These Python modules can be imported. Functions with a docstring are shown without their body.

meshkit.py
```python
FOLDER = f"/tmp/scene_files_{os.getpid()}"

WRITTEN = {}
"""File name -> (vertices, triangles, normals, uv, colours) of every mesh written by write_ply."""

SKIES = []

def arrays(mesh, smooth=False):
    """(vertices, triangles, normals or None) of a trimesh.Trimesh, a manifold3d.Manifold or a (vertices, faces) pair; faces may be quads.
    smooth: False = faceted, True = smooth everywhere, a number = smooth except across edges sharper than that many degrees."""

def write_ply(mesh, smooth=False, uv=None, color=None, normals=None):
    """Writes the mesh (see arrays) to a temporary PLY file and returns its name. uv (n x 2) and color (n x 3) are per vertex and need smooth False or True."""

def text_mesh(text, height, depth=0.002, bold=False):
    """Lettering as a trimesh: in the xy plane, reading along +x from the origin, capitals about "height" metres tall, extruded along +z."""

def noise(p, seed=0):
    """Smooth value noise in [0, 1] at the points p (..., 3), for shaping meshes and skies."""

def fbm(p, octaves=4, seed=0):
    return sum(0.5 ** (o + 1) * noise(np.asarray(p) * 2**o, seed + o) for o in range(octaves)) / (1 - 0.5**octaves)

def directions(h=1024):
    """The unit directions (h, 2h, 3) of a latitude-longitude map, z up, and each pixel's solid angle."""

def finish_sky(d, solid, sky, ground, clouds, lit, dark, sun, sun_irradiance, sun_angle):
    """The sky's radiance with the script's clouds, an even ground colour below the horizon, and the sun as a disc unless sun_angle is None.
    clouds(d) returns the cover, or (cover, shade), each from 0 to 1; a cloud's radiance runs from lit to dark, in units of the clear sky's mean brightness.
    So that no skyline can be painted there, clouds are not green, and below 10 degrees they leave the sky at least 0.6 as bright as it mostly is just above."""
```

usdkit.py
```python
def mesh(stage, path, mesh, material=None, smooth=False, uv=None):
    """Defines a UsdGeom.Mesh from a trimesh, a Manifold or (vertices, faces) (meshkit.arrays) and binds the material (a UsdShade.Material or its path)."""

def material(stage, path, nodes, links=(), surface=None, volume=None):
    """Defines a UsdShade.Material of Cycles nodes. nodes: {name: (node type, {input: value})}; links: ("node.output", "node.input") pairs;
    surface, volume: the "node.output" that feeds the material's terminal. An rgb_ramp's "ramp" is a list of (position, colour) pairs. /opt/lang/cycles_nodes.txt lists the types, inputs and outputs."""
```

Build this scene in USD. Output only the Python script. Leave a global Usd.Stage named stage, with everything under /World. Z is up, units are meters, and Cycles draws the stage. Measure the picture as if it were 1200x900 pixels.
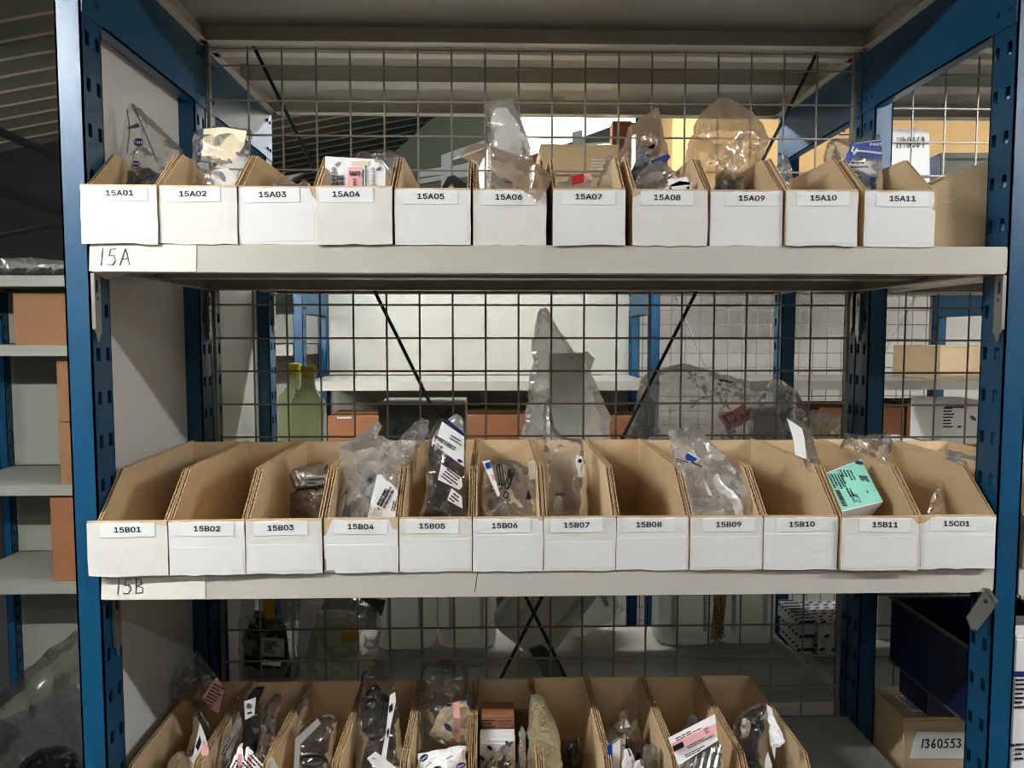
import math, random, numpy as np, trimesh, usdkit, meshkit
from pxr import Usd, UsdGeom, UsdLux, Gf, UsdShade
from shapely.geometry import Polygon, Point, LineString, box as sbox
from shapely import affinity, contains_xy
from scipy.spatial import Delaunay

stage = Usd.Stage.CreateInMemory()
UsdGeom.SetStageUpAxis(stage, 'Z'); UsdGeom.SetStageMetersPerUnit(stage, 1.0)
UsdGeom.Xform.Define(stage, '/World'); UsdGeom.Scope.Define(stage, '/World/Looks')
Z0 = 1.07                     # height of the working origin (x: left end of the shelves, y: shelf fronts) above the floor
# ------------------------------------------------------------------ camera
F, CAM, YAW, PIT = 870.36, np.array([.4477, -.8448, .4814]), .0266, .0649
EXPOSURE = 1.2
FW = np.array([math.sin(YAW)*math.cos(PIT), math.cos(YAW)*math.cos(PIT), -math.sin(PIT)])
RT = np.array([math.cos(YAW), -math.sin(YAW), 0.]); UP = np.cross(RT, FW)
cam = UsdGeom.Camera.Define(stage, '/World/camera')
M = np.eye(4); M[0, :3], M[1, :3], M[2, :3], M[3, :3] = RT, UP, -FW, CAM + [0, 0, Z0]
cam.AddTransformOp().Set(Gf.Matrix4d(M.tolist()))
cam.CreateHorizontalApertureAttr(36.0); cam.CreateFocalLengthAttr(36.0*F/1200)
cam.CreateClippingRangeAttr((.05, 100.)); cam.CreateExposureAttr(EXPOSURE)
# ------------------------------------------------------------------ light
dome = UsdLux.DomeLight.Define(stage, '/World/sky_light'); dome.CreateIntensityAttr(0.1); dome.CreateColorAttr(Gf.Vec3f(.8, .9, 1.))
LAMPS = [  # fluorescent battens: centre x, y, z, power
    ((-.95, -.66, 1.04), 3.0), ((2.25, -.66, 1.04), 2.3), ((-.7, -1.9, 1.35), .3), ((1.7, -1.9, 1.35), .3), ((.45, 1.08, 1.14), 1.05), ((3.1, 1.08, 1.14), 1.05), ((-3.6, 3.2, 1.5), 1.7)]  # pair behind the camera: unseen, added as fill; last one: added for the roof
LAMP_AT = ['front aisle, left of the rack', 'front aisle, right of the rack', 'space behind the camera at left, added fill', 'space behind the camera at right, added fill', 'rear aisle, behind the mesh', 'rear aisle, farther right', 'far left bay, added to light the roof']
LAMP_INTENSITY = 58.0

def at(u, v, y):              # the point of the plane y (depth) seen in the direction (u, v)
    d = FW + RT*((u-600)/F) + UP*((450-v)/F)
    return CAM + d*((y-CAM[1])/d[1])
def ppm(y): return F/(y-CAM[1])   # pixels per metre at depth y
# ------------------------------------------------------------------ materials
def lin(c): c = np.array(c)/255.; return np.where(c <= .04045, c/12.92, ((c+.055)/1.055)**2.4)
LK = '/World/Looks/'
def mat(name, rgb, rough=.5, metal=0., var=.08, scale=9., bump=0., bscale=60., spec=.5, stretch=(1, 1, 1), emit=None):
    c = lin(rgb)
    nodes = {'tc': ('texture_coordinate', {}), 'mp': ('mapping', {'scale': stretch}), 'n': ('noise_texture', {'scale': scale, 'detail': 5., 'roughness': .6}),
             'r': ('rgb_ramp', {'ramp': [(.25, tuple(c*(1-var))), (.75, tuple(np.minimum(c*(1+var), .95)))]}),
             'p': ('principled_bsdf', {'roughness': rough, 'metallic': metal, 'specular_ior_level': spec})}
    links = [('tc.object', 'mp.vector'), ('mp.vector', 'n.vector'), ('n.fac', 'r.fac'), ('r.color', 'p.base_color')]
    if bump:
        nodes['n2'] = ('noise_texture', {'scale': bscale, 'detail': 3.}); nodes['b'] = ('bump', {'strength': bump, 'distance': .002})
        links += [('mp.vector', 'n2.vector'), ('n2.fac', 'b.height'), ('b.normal', 'p.normal')]
    if emit: nodes['p'][1].update({'emission_color': tuple(lin(rgb)), 'emission_strength': emit})
    return usdkit.material(stage, LK+name, nodes, links, surface='p.BSDF')
def film(name, rgb=(235, 235, 235), milk=.14, gloss=.35, rough=.1, tint=(252, 252, 252), bump=.12, bscale=32.):
    """Thin plastic film: see-through, a milky share that scatters, and a gloss that grows at grazing angles."""
    c = tuple(lin(rgb))
    nodes = {'tc': ('texture_coordinate', {}), 'n': ('noise_texture', {'scale': bscale, 'detail': 4., 'roughness': .65}), 'b': ('bump', {'strength': bump, 'distance': .004}),
             't': ('transparent_bsdf', {'color': tuple(lin(tint))}), 'd': ('diffuse_bsdf', {'color': c}), 'l': ('translucent_bsdf', {'color': c}),
             'dl': ('mix_closure', {'fac': .58}), 'm1': ('mix_closure', {'fac': milk}), 'g': ('glossy_bsdf', {'roughness': rough, 'color': (1, 1, 1)}),
             'fr': ('layer_weight', {'blend': .3}), 'mu': ('math', {'math_type': 'multiply_add', 'value2': gloss, 'value3': .035}), 'm2': ('mix_closure', {})}
    links = [('tc.object', 'n.vector'), ('n.fac', 'b.height'), ('b.normal', 'g.normal'), ('b.normal', 'fr.normal'), ('d.BSDF', 'dl.closure1'), ('l.BSDF', 'dl.closure2'),
             ('t.BSDF', 'm1.closure1'), ('dl.closure', 'm1.closure2'), ('fr.fresnel', 'mu.value1'), ('mu.value', 'm2.fac'), ('m1.closure', 'm2.closure1'), ('g.BSDF', 'm2.closure2')]
    return usdkit.material(stage, LK+name, nodes, links, surface='m2.closure')
mt = {}
mt['blue'] = mat('blue_paint', (6, 70, 104), .38, var=.07, scale=6, bump=.05, bscale=140)
mt['navy'] = mat('navy_plastic', (14, 26, 66), .4, var=.1)
mt['shelf'] = mat('grey_paint', (203, 199, 187), .3, var=.03, scale=4, bump=.03, bscale=120)
mt['panel'] = mat('panel_paint', (220, 219, 216), .42, var=.02, scale=3)
mt['shelf_shaded'] = mat('shaded_grey_paint', (150, 149, 138), .5, var=.05, scale=4)  # shelf grey darkened to carry the shade over the far left rack
mt['deck'] = mat('deck_shade_paint', (170, 169, 160), .3, var=.03, scale=4)  # shelf paint toned down: shade under the shelves is put into the colour
mt['zinc'] = mat('zinc', (170, 168, 160), .38, metal=.85, var=.12, scale=40)
mt['wire'] = mat('wire_zinc', (140, 136, 126), .45, metal=.45, var=.1, scale=30)
mt['black_rod'] = mat('dark_steel', (40, 38, 36), .45, metal=.3)
mt['kraft'] = mat('kraft_board', (208, 182, 144), .8, var=.07, scale=14, bump=.12, bscale=220, stretch=(1, 1, 4))
mt['kraft2'] = mat('kraft_board_aged', (201, 173, 133), .8, var=.09, scale=10, bump=.12, bscale=220, stretch=(1, 1, 4))
mt['kraft_pale'] = mat('kraft_board_pale', (206, 176, 128), .8, var=.06, scale=9)
mt['kraft_shaded'] = mat('kraft_board_shaded', (142, 102, 68), .8, var=.07, scale=8)  # kraft deepened so the far left boxes look shaded
mt['kraft_brown'] = mat('kraft_board_brown', (150, 98, 62), .8, var=.07, scale=8)
mt['cream'] = mat('cream_board', (206, 168, 112), .8, var=.05, scale=7)
mt['cream_paper'] = mat('cream_paper', (236, 222, 188), .65, var=.05)
mt['core'] = mat('corrugated_core', (122, 84, 50), .9, var=.15, scale=120)
mt['flute'] = mat('corrugated_flute', (198, 160, 112), .85, var=.12, scale=90)
mt['white'] = mat('white_paper', (240, 237, 236), .62, var=.025, scale=22, bump=.6, bscale=24)
mt['white_old'] = mat('white_paper_worn', (232, 229, 222), .62, var=.06, scale=30, bump=.6, bscale=32)
mt['sticker'] = mat('sticker_paper', (246, 244, 243), .5, var=.02)
mt['tag'] = mat('tag_paper', (238, 234, 222), .6, var=.05, scale=40, bump=.35, bscale=40)
mt['ink'] = mat('black_ink', (22, 22, 24), .6, var=.05)
mt['pencil'] = mat('pen_ink', (52, 52, 56), .6)
mt['ink_white'] = mat('white_ink', (236, 238, 240), .6)
mt['logo'] = mat('logo_blue', (20, 36, 110), .4)
mt['blue_print'] = mat('print_blue', (18, 66, 158), .4, var=.1)
mt['pink'] = mat('print_pink', (246, 176, 176), .55)
mt['mint'] = mat('print_mint', (150, 226, 206), .5, var=.03)
mt['red'] = mat('red_plastic', (196, 22, 40), .35)
mt['yellow'] = mat('yellow_plastic', (214, 204, 30), .4, var=.04)
mt['amber'] = mat('amber_plastic', (226, 178, 20), .4)
def hdpe(name, rgb, tr=.5):
    c = tuple(lin(rgb)); return usdkit.material(stage, LK+name, {'d': ('diffuse_bsdf', {'color': c}), 't': ('translucent_bsdf', {'color': c}), 'm': ('mix_closure', {'fac': tr}), 'g': ('glossy_bsdf', {'roughness': .35, 'color': (1, 1, 1)}), 'f': ('fresnel', {'IOR': 1.4}), 'x': ('mix_closure', {})},
        [('d.BSDF', 'm.closure1'), ('t.BSDF', 'm.closure2'), ('f.fac', 'x.fac'), ('m.closure', 'x.closure1'), ('g.BSDF', 'x.closure2')], surface='x.closure')
mt['hdpe'] = hdpe('milky_plastic', (246, 246, 240), .55)
mt['jug'] = hdpe('pale_green_plastic', (238, 244, 208), .5)
mt['dark'] = mat('dark_rubber', (34, 33, 34), .45, var=.2, scale=60)
mt['grey_part'] = mat('grey_part', (92, 92, 94), .4, var=.25, scale=70)
mt['steel_part'] = mat('bright_steel_part', (180, 180, 182), .25, metal=.9, var=.1)
mt['grey_card'] = mat('grey_board', (96, 98, 88), .7)
mt['slate'] = mat('slate_foam', (92, 98, 116), .9, var=.2, scale=90)
mt['brown_bag'] = mat('brown_film', (98, 84, 74), .25, var=.12, scale=30, bump=.5, bscale=60)
mt['grey_bag'] = mat('grey_film', (128, 126, 124), .22, var=.1, scale=25, bump=.6, bscale=50)
mt['black_bag'] = mat('black_film', (16, 16, 17), .18, bump=.8, bscale=40)
mt['foil'] = mat('silver_foil', (205, 205, 205), .22, metal=.8, bump=.9, bscale=80)
mt['roof'] = mat('roof_sheet', (150, 146, 128), .55, var=.06)
mt['wall'] = mat('wall_paint', (205, 202, 194), .8, var=.03)
mt['wall_dim'] = mat('grey_wall_sheet', (84, 84, 80), .8)
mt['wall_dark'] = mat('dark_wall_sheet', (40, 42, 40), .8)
mt['wall_green'] = mat('green_wall_sheet', (78, 88, 72), .75)
mt['floor'] = mat('concrete', (62, 62, 60), .6, var=.1, scale=3)
mt['galv'] = mat('galvanised', (190, 194, 196), .5, metal=.3)
mt['glow'] = mat('rooflight_glow', (255, 250, 236), .5, emit=3.)
for q in {l[1] for l in LAMPS}: mt[f'tube_{q}'] = usdkit.material(stage, LK+f'lamp_tube_{int(q*100)}', {'e': ('emission', {'color': (.985, 1., .985), 'strength': LAMP_INTENSITY*q})}, surface='e.emission')
mt['lamp_body'] = mat('lamp_body', (235, 235, 232), .5)
mt['clear'] = film('clear_film', milk=.11, gloss=.65, bump=.35, bscale=45.)
mt['haze'] = film('hazy_film', (236, 235, 231), milk=.27, gloss=.6, rough=.12, bump=.25, bscale=40.)
mt['crinkle'] = film('crinkled_film', (244, 245, 245), milk=.34, gloss=.5, rough=.16, bump=.5, bscale=60.)
mt['milk'] = film('milky_film', (242, 243, 238), milk=.5, gloss=.3, rough=.2)
mt['tan'] = film('tan_film', (214, 186, 154), milk=.42, gloss=.35, rough=.16)
mt['bubble'] = film('bubble_film', (232, 232, 230), milk=.12, gloss=.75, rough=.1, bump=.9, bscale=160)
mt['smoke'] = film('smoky_film', (150, 147, 143), milk=.13, gloss=.45, rough=.12, tint=(226, 225, 222))
mt['amber_bubble'] = film('amber_bubble_film', (228, 220, 168), milk=.5, gloss=.8, rough=.15, bump=1., bscale=170)
# ------------------------------------------------------------------ things and parts
used = {}
def numbered(path):
    k = used.get(path, -1)+1; used[path] = k
    return path if k == 0 else f'{path}_{k:03d}'
class Node:
    def __init__(s, path, loc): s.path, s.loc = path, np.asarray(loc, float)
    def part(s, name, mesh, m, label=None, kind=None, smooth=False):
        p = numbered(f'{s.path}/{name}')
        v, f, n = meshkit.arrays(mesh, smooth)
        tm = usdkit.mesh(stage, p, (v-s.loc, f), mt[m], smooth=smooth)
        if label: tm.GetPrim().SetCustomDataByKey('label', label)
        if kind: tm.GetPrim().SetCustomDataByKey('kind', kind)
        return Node(p, s.loc)
def thing(name, label, cat, loc, group=None):
    p = numbered('/World/'+name); x = UsdGeom.Xform.Define(stage, p)
    x.AddTranslateOp().Set(Gf.Vec3d(float(loc[0]), float(loc[1]), float(loc[2]+Z0)))
    o = x.GetPrim(); o.SetCustomDataByKey('label', label); o.SetCustomDataByKey('category', cat)
    if group: o.SetCustomDataByKey('group', group)
    return Node(p, loc)
def struct(name, mesh, m, smooth=False):
    p = numbered('/World/'+name); v, f, n = meshkit.arrays(mesh)
    t = usdkit.mesh(stage, p, (v+[0, 0, Z0], f), mt[m], smooth=smooth); t.GetPrim().SetCustomDataByKey('kind', 'structure')
    return Node(p, np.array([0, 0, -Z0]))
# ------------------------------------------------------------------ shapes (working coordinates)
cat_ = trimesh.util.concatenate
def bx(x0, x1, y0, y1, z0, z1):
    return trimesh.creation.box(bounds=[[min(x0, x1), min(y0, y1), min(z0, z1)], [max(x0, x1), max(y0, y1), max(z0, z1)]])
def rbx(x0, x1, y0, y1, z0, z1, r=.002):   # box with chamfered edges
    b = np.array([[x0, y0, z0], [x1, y1, z1]]); p = []
    for i in range(8):
        c = np.array([b[(i >> k) & 1, k] for k in range(3)]); s = np.array([1-2*((i >> k) & 1) for k in range(3)])
        for k in range(3):
            q = c+s*r; q[k] = c[k]; p.append(q)
    return trimesh.PointCloud(p).convex_hull
def rod(a, b, r, n=6):
    return trimesh.creation.cylinder(r, segment=[a, b], sections=n)
def tube(pts, r, n=6):
    pts = np.asarray(pts, float); t = np.gradient(pts, axis=0); t /= np.linalg.norm(t, axis=1, keepdims=True)+1e-12
    ref = np.array([.3, .9, .31]); a = np.cross(t, ref); a /= np.linalg.norm(a, axis=1, keepdims=True); b = np.cross(t, a)
    ang = np.arange(n)*2*np.pi/n
    v = (pts[:, None]+r*(np.cos(ang)[None, :, None]*a[:, None]+np.sin(ang)[None, :, None]*b[:, None])).reshape(-1, 3)
    f = []
    for i in range(len(pts)-1):
        for j in range(n):
            k = (j+1) % n; f += [[i*n+j, i*n+k, (i+1)*n+k], [i*n+j, (i+1)*n+k, (i+1)*n+j]]
    L = (len(pts)-1)*n
    for j in range(1, n-1): f += [[0, j+1, j], [L, L+j, L+j+1]]
    return trimesh.Trimesh(v, f, process=False)
def ext(poly, th, to):        # extrude a shapely polygon; to(a, b, c) maps polygon (a, b) and depth c to space
    m = trimesh.creation.extrude_polygon(poly, th, engine='earcut'); v = m.vertices
    w = np.stack(to(v[:, 0], v[:, 1], v[:, 2]), 1) if isinstance(to(v[:, 0], v[:, 1], v[:, 2]), tuple) else to(v[:, 0], v[:, 1], v[:, 2])
    m = trimesh.Trimesh(w, m.faces, process=False)
    if m.volume < 0: m.invert()
    return m
def yzx(x, s=1): return lambda a, b, c: (x+s*c, a, b)
def xzy(y, s=1): return lambda a, b, c: (a, y+s*c, b)
def lathe(prof, c, n=20, sy=1.):           # prof: (r, z) up the axis
    ang = np.arange(n)*2*np.pi/n; v = []; f = []
    for r, z in prof: v += [[c[0]+r*math.cos(t), c[1]+sy*r*math.sin(t), c[2]+z] for t in ang]
    for i in range(len(prof)-1):
        for j in range(n):
            k = (j+1) % n; f += [[i*n+j, i*n+k, (i+1)*n+k], [i*n+j, (i+1)*n+k, (i+1)*n+j]]
    L = (len(prof)-1)*n
    for j in range(1, n-1): f += [[0, j+1, j], [L, L+j, L+j+1]]
    return trimesh.Trimesh(v, f, process=False)
def oblong(w, d, prof, c, n=28, p=4.):     # a rounded-rectangle lathe: prof (scale, z)
    ang = np.arange(n)*2*np.pi/n; co, si = np.cos(ang), np.sin(ang); k = (abs(co)**p+abs(si)**p)**(-1/p)
    ring = np.stack([co*k*w/2, si*k*d/2], 1); v = []; f = []
    for s, z in prof: v += [[c[0]+s*q[0], c[1]+s*q[1], c[2]+z] for q in ring]
    for i in range(len(prof)-1):
        for j in range(n):
            q = (j+1) % n; f += [[i*n+j, i*n+q, (i+1)*n+q], [i*n+j, (i+1)*n+q, (i+1)*n+j]]
    L = (len(prof)-1)*n
    for j in range(1, n-1): f += [[0, j+1, j], [L, L+j, L+j+1]]
    return trimesh.Trimesh(v, f, process=False)
def turn(m, c, axis, deg):
    m = m.copy(); m.apply_transform(trimesh.transformations.rotation_matrix(math.radians(deg), axis, c)); return m
def yfun(px, y):              # depth of each outline point: a number or (depth at the lowest point, depth at the highest)
    px = np.asarray(px, float)
    if np.ndim(y) == 0: return np.full(len(px), float(y))
    v0, v1 = px[:, 1].max(), px[:, 1].min(); return y[0]+(y[1]-y[0])*(v0-px[:, 1])/max(v0-v1, 1e-6)
def slab(px, y, th):          # a flat piece of thickness th whose front has the outline px
    poly = Polygon(px).buffer(0); m = trimesh.creation.extrude_polygon(poly, 1., engine='earcut'); v = m.vertices
    ys = yfun(v[:, :2], y); w = np.array([at(a, b, q) for (a, b, _), q in zip(v, ys)]); w[:, 1] += th*v[:, 2]
    m = trimesh.Trimesh(w, m.faces, process=False)
    if m.volume < 0: m.invert()
    return m
def ridged(p, seed, octv=3):
    o, a = 0, 1.
    for k in range(octv): o = o+a*(1-abs(2*meshkit.noise(p*2**k, seed+k)-1)); a *= .55
    return o/1.85
def bag_mesh(px, y, thick=.02, seed=1, step=4., crease=.006, folds=4, sheets=2):
    """A film bag: front and back sheets meeting at the outline, swollen, folded and creased."""
    rng = np.random.default_rng(seed); poly = Polygon(px).buffer(0)
    # softly irregular outline
    L = poly.exterior.length; n = max(int(L/step), 12)
    edge = np.array([poly.exterior.interpolate(L*i/n).coords[0] for i in range(n)])
    edge = edge+(meshkit.noise(np.c_[edge*.16, np.full(n, seed)], seed)[:, None]-.5)*2.4*np.array([1, .8])+rng.normal(0, .35, edge.shape)
    poly = Polygon(edge).buffer(0)
    if poly.geom_type != 'Polygon': poly = max(poly.geoms, key=lambda g: g.area)
    edge = np.array(poly.exterior.coords)[:-1]; n = len(edge)
    x0, y0, x1, y1 = poly.bounds; g = np.array([(a+(step/2 if j % 2 else 0), b) for j, b in enumerate(np.arange(y0, y1, step*.87)) for a in np.arange(x0, x1, step)])
    g = g+rng.normal(0, step*.16, g.shape); inner = poly.buffer(-step*.55); g = g[contains_xy(inner, g[:, 0], g[:, 1])] if not inner.is_empty else g[:0]
    p = np.vstack([edge, g]); tri = Delaunay(p).simplices; c = p[tri].mean(1); tri = tri[contains_xy(poly, c[:, 0], c[:, 1])]
    d = np.array([poly.exterior.distance(Point(q)) for q in p]); dm = max(d.max(), 1e-6); w = np.sqrt(np.clip(d/dm, 0, 1)*(2-np.clip(d/dm, 0, 1)))
    ys = yfun(p, y); v, f = [], []
    ce, sz = p.mean(0), max(x1-x0, y1-y0)
    for side in ((-1, 1) if sheets == 2 else (-1,)):
        q = np.c_[p*.045, np.full(len(p), seed*3.7+side)]
        h = (ridged(q, seed+side*5, 2)-.62)*crease*1.5+(ridged(q*2.7, seed+9, 2)-.6)*crease*.45
        for k in range(folds):
            a = rng.uniform(0, np.pi); o = rng.uniform(-.35, .35)*sz; s = abs((p-ce)@np.array([math.cos(a), math.sin(a)])-o)
            h = h+rng.choice([-1, 1])*crease*rng.uniform(.5, 1.1)*np.exp(-s/(sz*.05))
        yy = ys+side*thick/2*w+h*np.minimum(1, d/(step*2))
        v.append(np.array([at(a, b, t) for (a, b), t in zip(p, yy)])); f.append((tri if side < 0 else tri[:, ::-1])+len(p)*len(f))
    return trimesh.Trimesh(np.vstack(v), np.vstack(f), process=False)
def lump(px, y, thick, seed, rough=.15):   # a solid lump with an outline: swollen slab
    m = bag_mesh(px, y, thick, seed, step=5., crease=thick*rough, folds=2); return m
def flat(u, v, y, deg, lift=.0008):        # a frame on the plane y facing the front: origin, right, up
    a = math.radians(deg); return at(u, v, y)-[0, lift, 0], np.array([math.cos(a), 0, math.sin(a)]), np.array([-math.sin(a), 0, math.cos(a)])
def put(m, o, ex, ey):                     # lay a mesh drawn in xy into the frame
    n = np.cross(ex, ey); v = m.vertices; return trimesh.Trimesh(o+v[:, :1]*ex+v[:, 1:2]*ey+v[:, 2:3]*n, m.faces, process=False)
def text(s, h, bold=False, stretch=1., th=.0004):
    m = meshkit.text_mesh(s, h, th, bold); m.vertices[:, 0] *= stretch; m.vertices[:, 0] -= m.bounds[:, 0].mean(); m.vertices[:, 1] -= m.bounds[:, 1].mean(); return m
def ptext(t, s, u, v, hpx, y, deg=0, m='ink', bold=False, stretch=1., name='lettering', lift=.0012):
    return t.part(name, put(text(s, hpx/ppm(y), bold, stretch), *flat(u, v, y, deg, lift)), m)
def dashes(w, h, rows, seed, fill=.75, th=.0003, lo=.02, hi=.09):   # rows of small print too small to read
    rng = random.Random(seed); out = []; rh = h/rows
    for k in range(rows):
        x = 0.; end = w*rng.uniform(fill*.6, 1.)
        while x < end:
            l = w*rng.uniform(lo, hi); out.append(bx(x-w/2, min(x+l, w)-w/2, h/2-(k+.72)*rh, h/2-(k+.28)*rh, 0, th)); x += l+w*rng.uniform(.015, .04)
    return cat_(out)
def bars(w, h, seed, n=14, th=.0003):
    rng = random.Random(seed); out = []; x = -w/2
    while x < w/2:
        l = w*rng.uniform(.01, .05); out.append(bx(x, min(x+l, w/2), -h/2, h/2, 0, th)); x += l+w*rng.uniform(.015, .04)
    return cat_(out)
def pdash(t, u, v, wpx, hpx, rows, y, deg=0, seed=1, m='ink', name='small_print', kind=None, lift=.0012, **k):
    s = 1/ppm(y); return t.part(name, put((bars if rows == 0 else dashes)(*((wpx*s, hpx*s, seed) if rows == 0 else (wpx*s, hpx*s, rows, seed)), **k), *flat(u, v, y, deg, lift)), m)
def ell(a, b, th=.0004, n=20):
    return trimesh.creation.extrude_polygon(affinity.scale(Point(0, 0).buffer(1, quad_segs=n//4), a, b), th, engine='earcut')
def logo(t, u, v, wpx, y, deg=0, lift=.0012, squash=.45):
    w = wpx/ppm(y)/2; o, ex, ey = flat(u, v, y, deg, lift)
    n = t.part('oval_logo', put(ell(w, w*squash), o, ex, ey), 'logo')
    (n if n.path.count('/') < 4 else t).part('logo_script', put(text('Ford', w*squash*.75, False, 1.1), o-[0, .0005, 0], ex, ey), 'ink_white')
    return n
STROKES = {'0': [[(.5, 1), (.2, .85), (.1, .5), (.25, .1), (.5, 0), (.8, .15), (.9, .5), (.75, .9), (.5, 1)]], '1': [[(.55, 1), (.35, 0)]],
    '3': [[(.15, .9), (.6, 1), (.8, .8), (.45, .55), (.85, .35), (.6, .02), (.1, .1)]], '4': [[(.3, 1), (.1, .45), (.85, .5)], [(.7, .85), (.6, 0)]],
    '5': [[(.95, .98), (.4, .95), (.25, .55), (.7, .6), (.85, .3), (.55, 0), (.05, .05)]], '6': [[(.7, 1), (.3, .6), (.15, .25), (.4, 0), (.8, .15), (.7, .45), (.25, .35)]],
    '9': [[(.85, .8), (.5, 1), (.15, .75), (.45, .5), (.85, .8), (.8, .35), (.6, 0)]], 'A': [[(0, 0), (.6, 1), (.95, 0)], [(.2, .38), (.85, .38)]],
    'B': [[(.15, 0), (.2, 1)], [(.1, 1), (.7, .95), (.75, .65), (.25, .52), (.85, .4), (.8, .08), (.1, .02)]], 'b': [[(.3, 1), (.15, .1), (.6, 0), (.8, .3), (.5, .5), (.2, .35)]]}
def hand(s, h, w, pen, gap=.25, th=.0003):     # handwriting as pen strokes
    out, x = [], 0.
    for ch in s:
        for line in STROKES[ch]:
            ln = LineString([(x+a*w, b*h) for a, b in line]).buffer(pen/2, quad_segs=2)
            out.append(trimesh.creation.extrude_polygon(ln, th, engine='earcut'))
        x += w*(1+gap)*(.7 if ch == '1' else 1)
    m = cat_(out); m.vertices[:, 0] -= m.bounds[:, 0].mean(); m.vertices[:, 1] -= m.bounds[:, 1].mean(); return m
# ================================================================== the hall
ZT, ZA, ZB, ZC, DEP, W = .958, .583, .2105, -.1535, .352, 1.04
roofz = lambda x: 2.41+.19*(x+2.94)
def ceiling():
    prof = []; y = -2.4; k = 0
    while y < 11.2:                        # trapezoid sheet, ribs running up the slope
        prof += [(y, 0), (y+.205, 0), (y+.215, -.014), (y+.235, -.014), (y+.245, 0)]; y += .25
    v, f = [], []
    for x in (-9., 7.): v += [(x, a, roofz(x)+b) for a, b in prof]
    n = len(prof)
    for i in range(n-1): f += [[i, i+1, n+i+1], [i, n+i+1, n+i]]
    return trimesh.Trimesh(v, f, process=False)
struct('ceiling', ceiling(), 'roof')
struct('floor', bx(-9, 7, -2.4, 11.2, -Z0-.1, -Z0), 'floor')
struct('wall_front', bx(-9, 7, -2.5, -2.4, -Z0, 4.6), 'wall_dim')
struct('wall_back', bx(-9, 7, 11.2, 11.3, -Z0, 4.6), 'wall_dark')
struct('wall_left', bx(-9.1, -9, -2.4, 11.2, -Z0, 1.35), 'wall_dark')
struct('wall_right', bx(7, 7.1, -2.4, 11.2, -Z0, 4.6), 'wall_dim')
struct('wall_partition', bx(-9, -2.2, 6.3, 6.4, -Z0, 2.9), 'wall_dark')
def lamp(c, power, label):
    t = thing('fluorescent_lamp', label, 'lamp', (c[0], c[1], c[2]+.03))
    t.part('housing', rbx(c[0]-.65, c[0]+.65, c[1]-.05, c[1]+.05, c[2]+.03, c[2]+.09, .008), 'lamp_body')
    t.part('tube', rod((c[0]-.6, c[1], c[2]+.012), (c[0]+.6, c[1], c[2]+.012), .013, 12), f'tube_{power}')
    for s in (-1, 1): t.part('lamp_holder', rbx(c[0]+s*.61-.012, c[0]+s*.61+.012, c[1]-.02, c[1]+.02, c[2]-.006, c[2]+.032), 'lamp_body')
    for s in (-.4, .4): t.part('hanger', rod((c[0]+s, c[1], c[2]+.088), (c[0]+s, c[1], roofz(c[0]+s)-.01), .003), 'wire')
for k, (c, pw) in enumerate(LAMPS): lamp(c, pw, 'white fluorescent batten lamp hung over the '+LAMP_AT[k])
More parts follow.
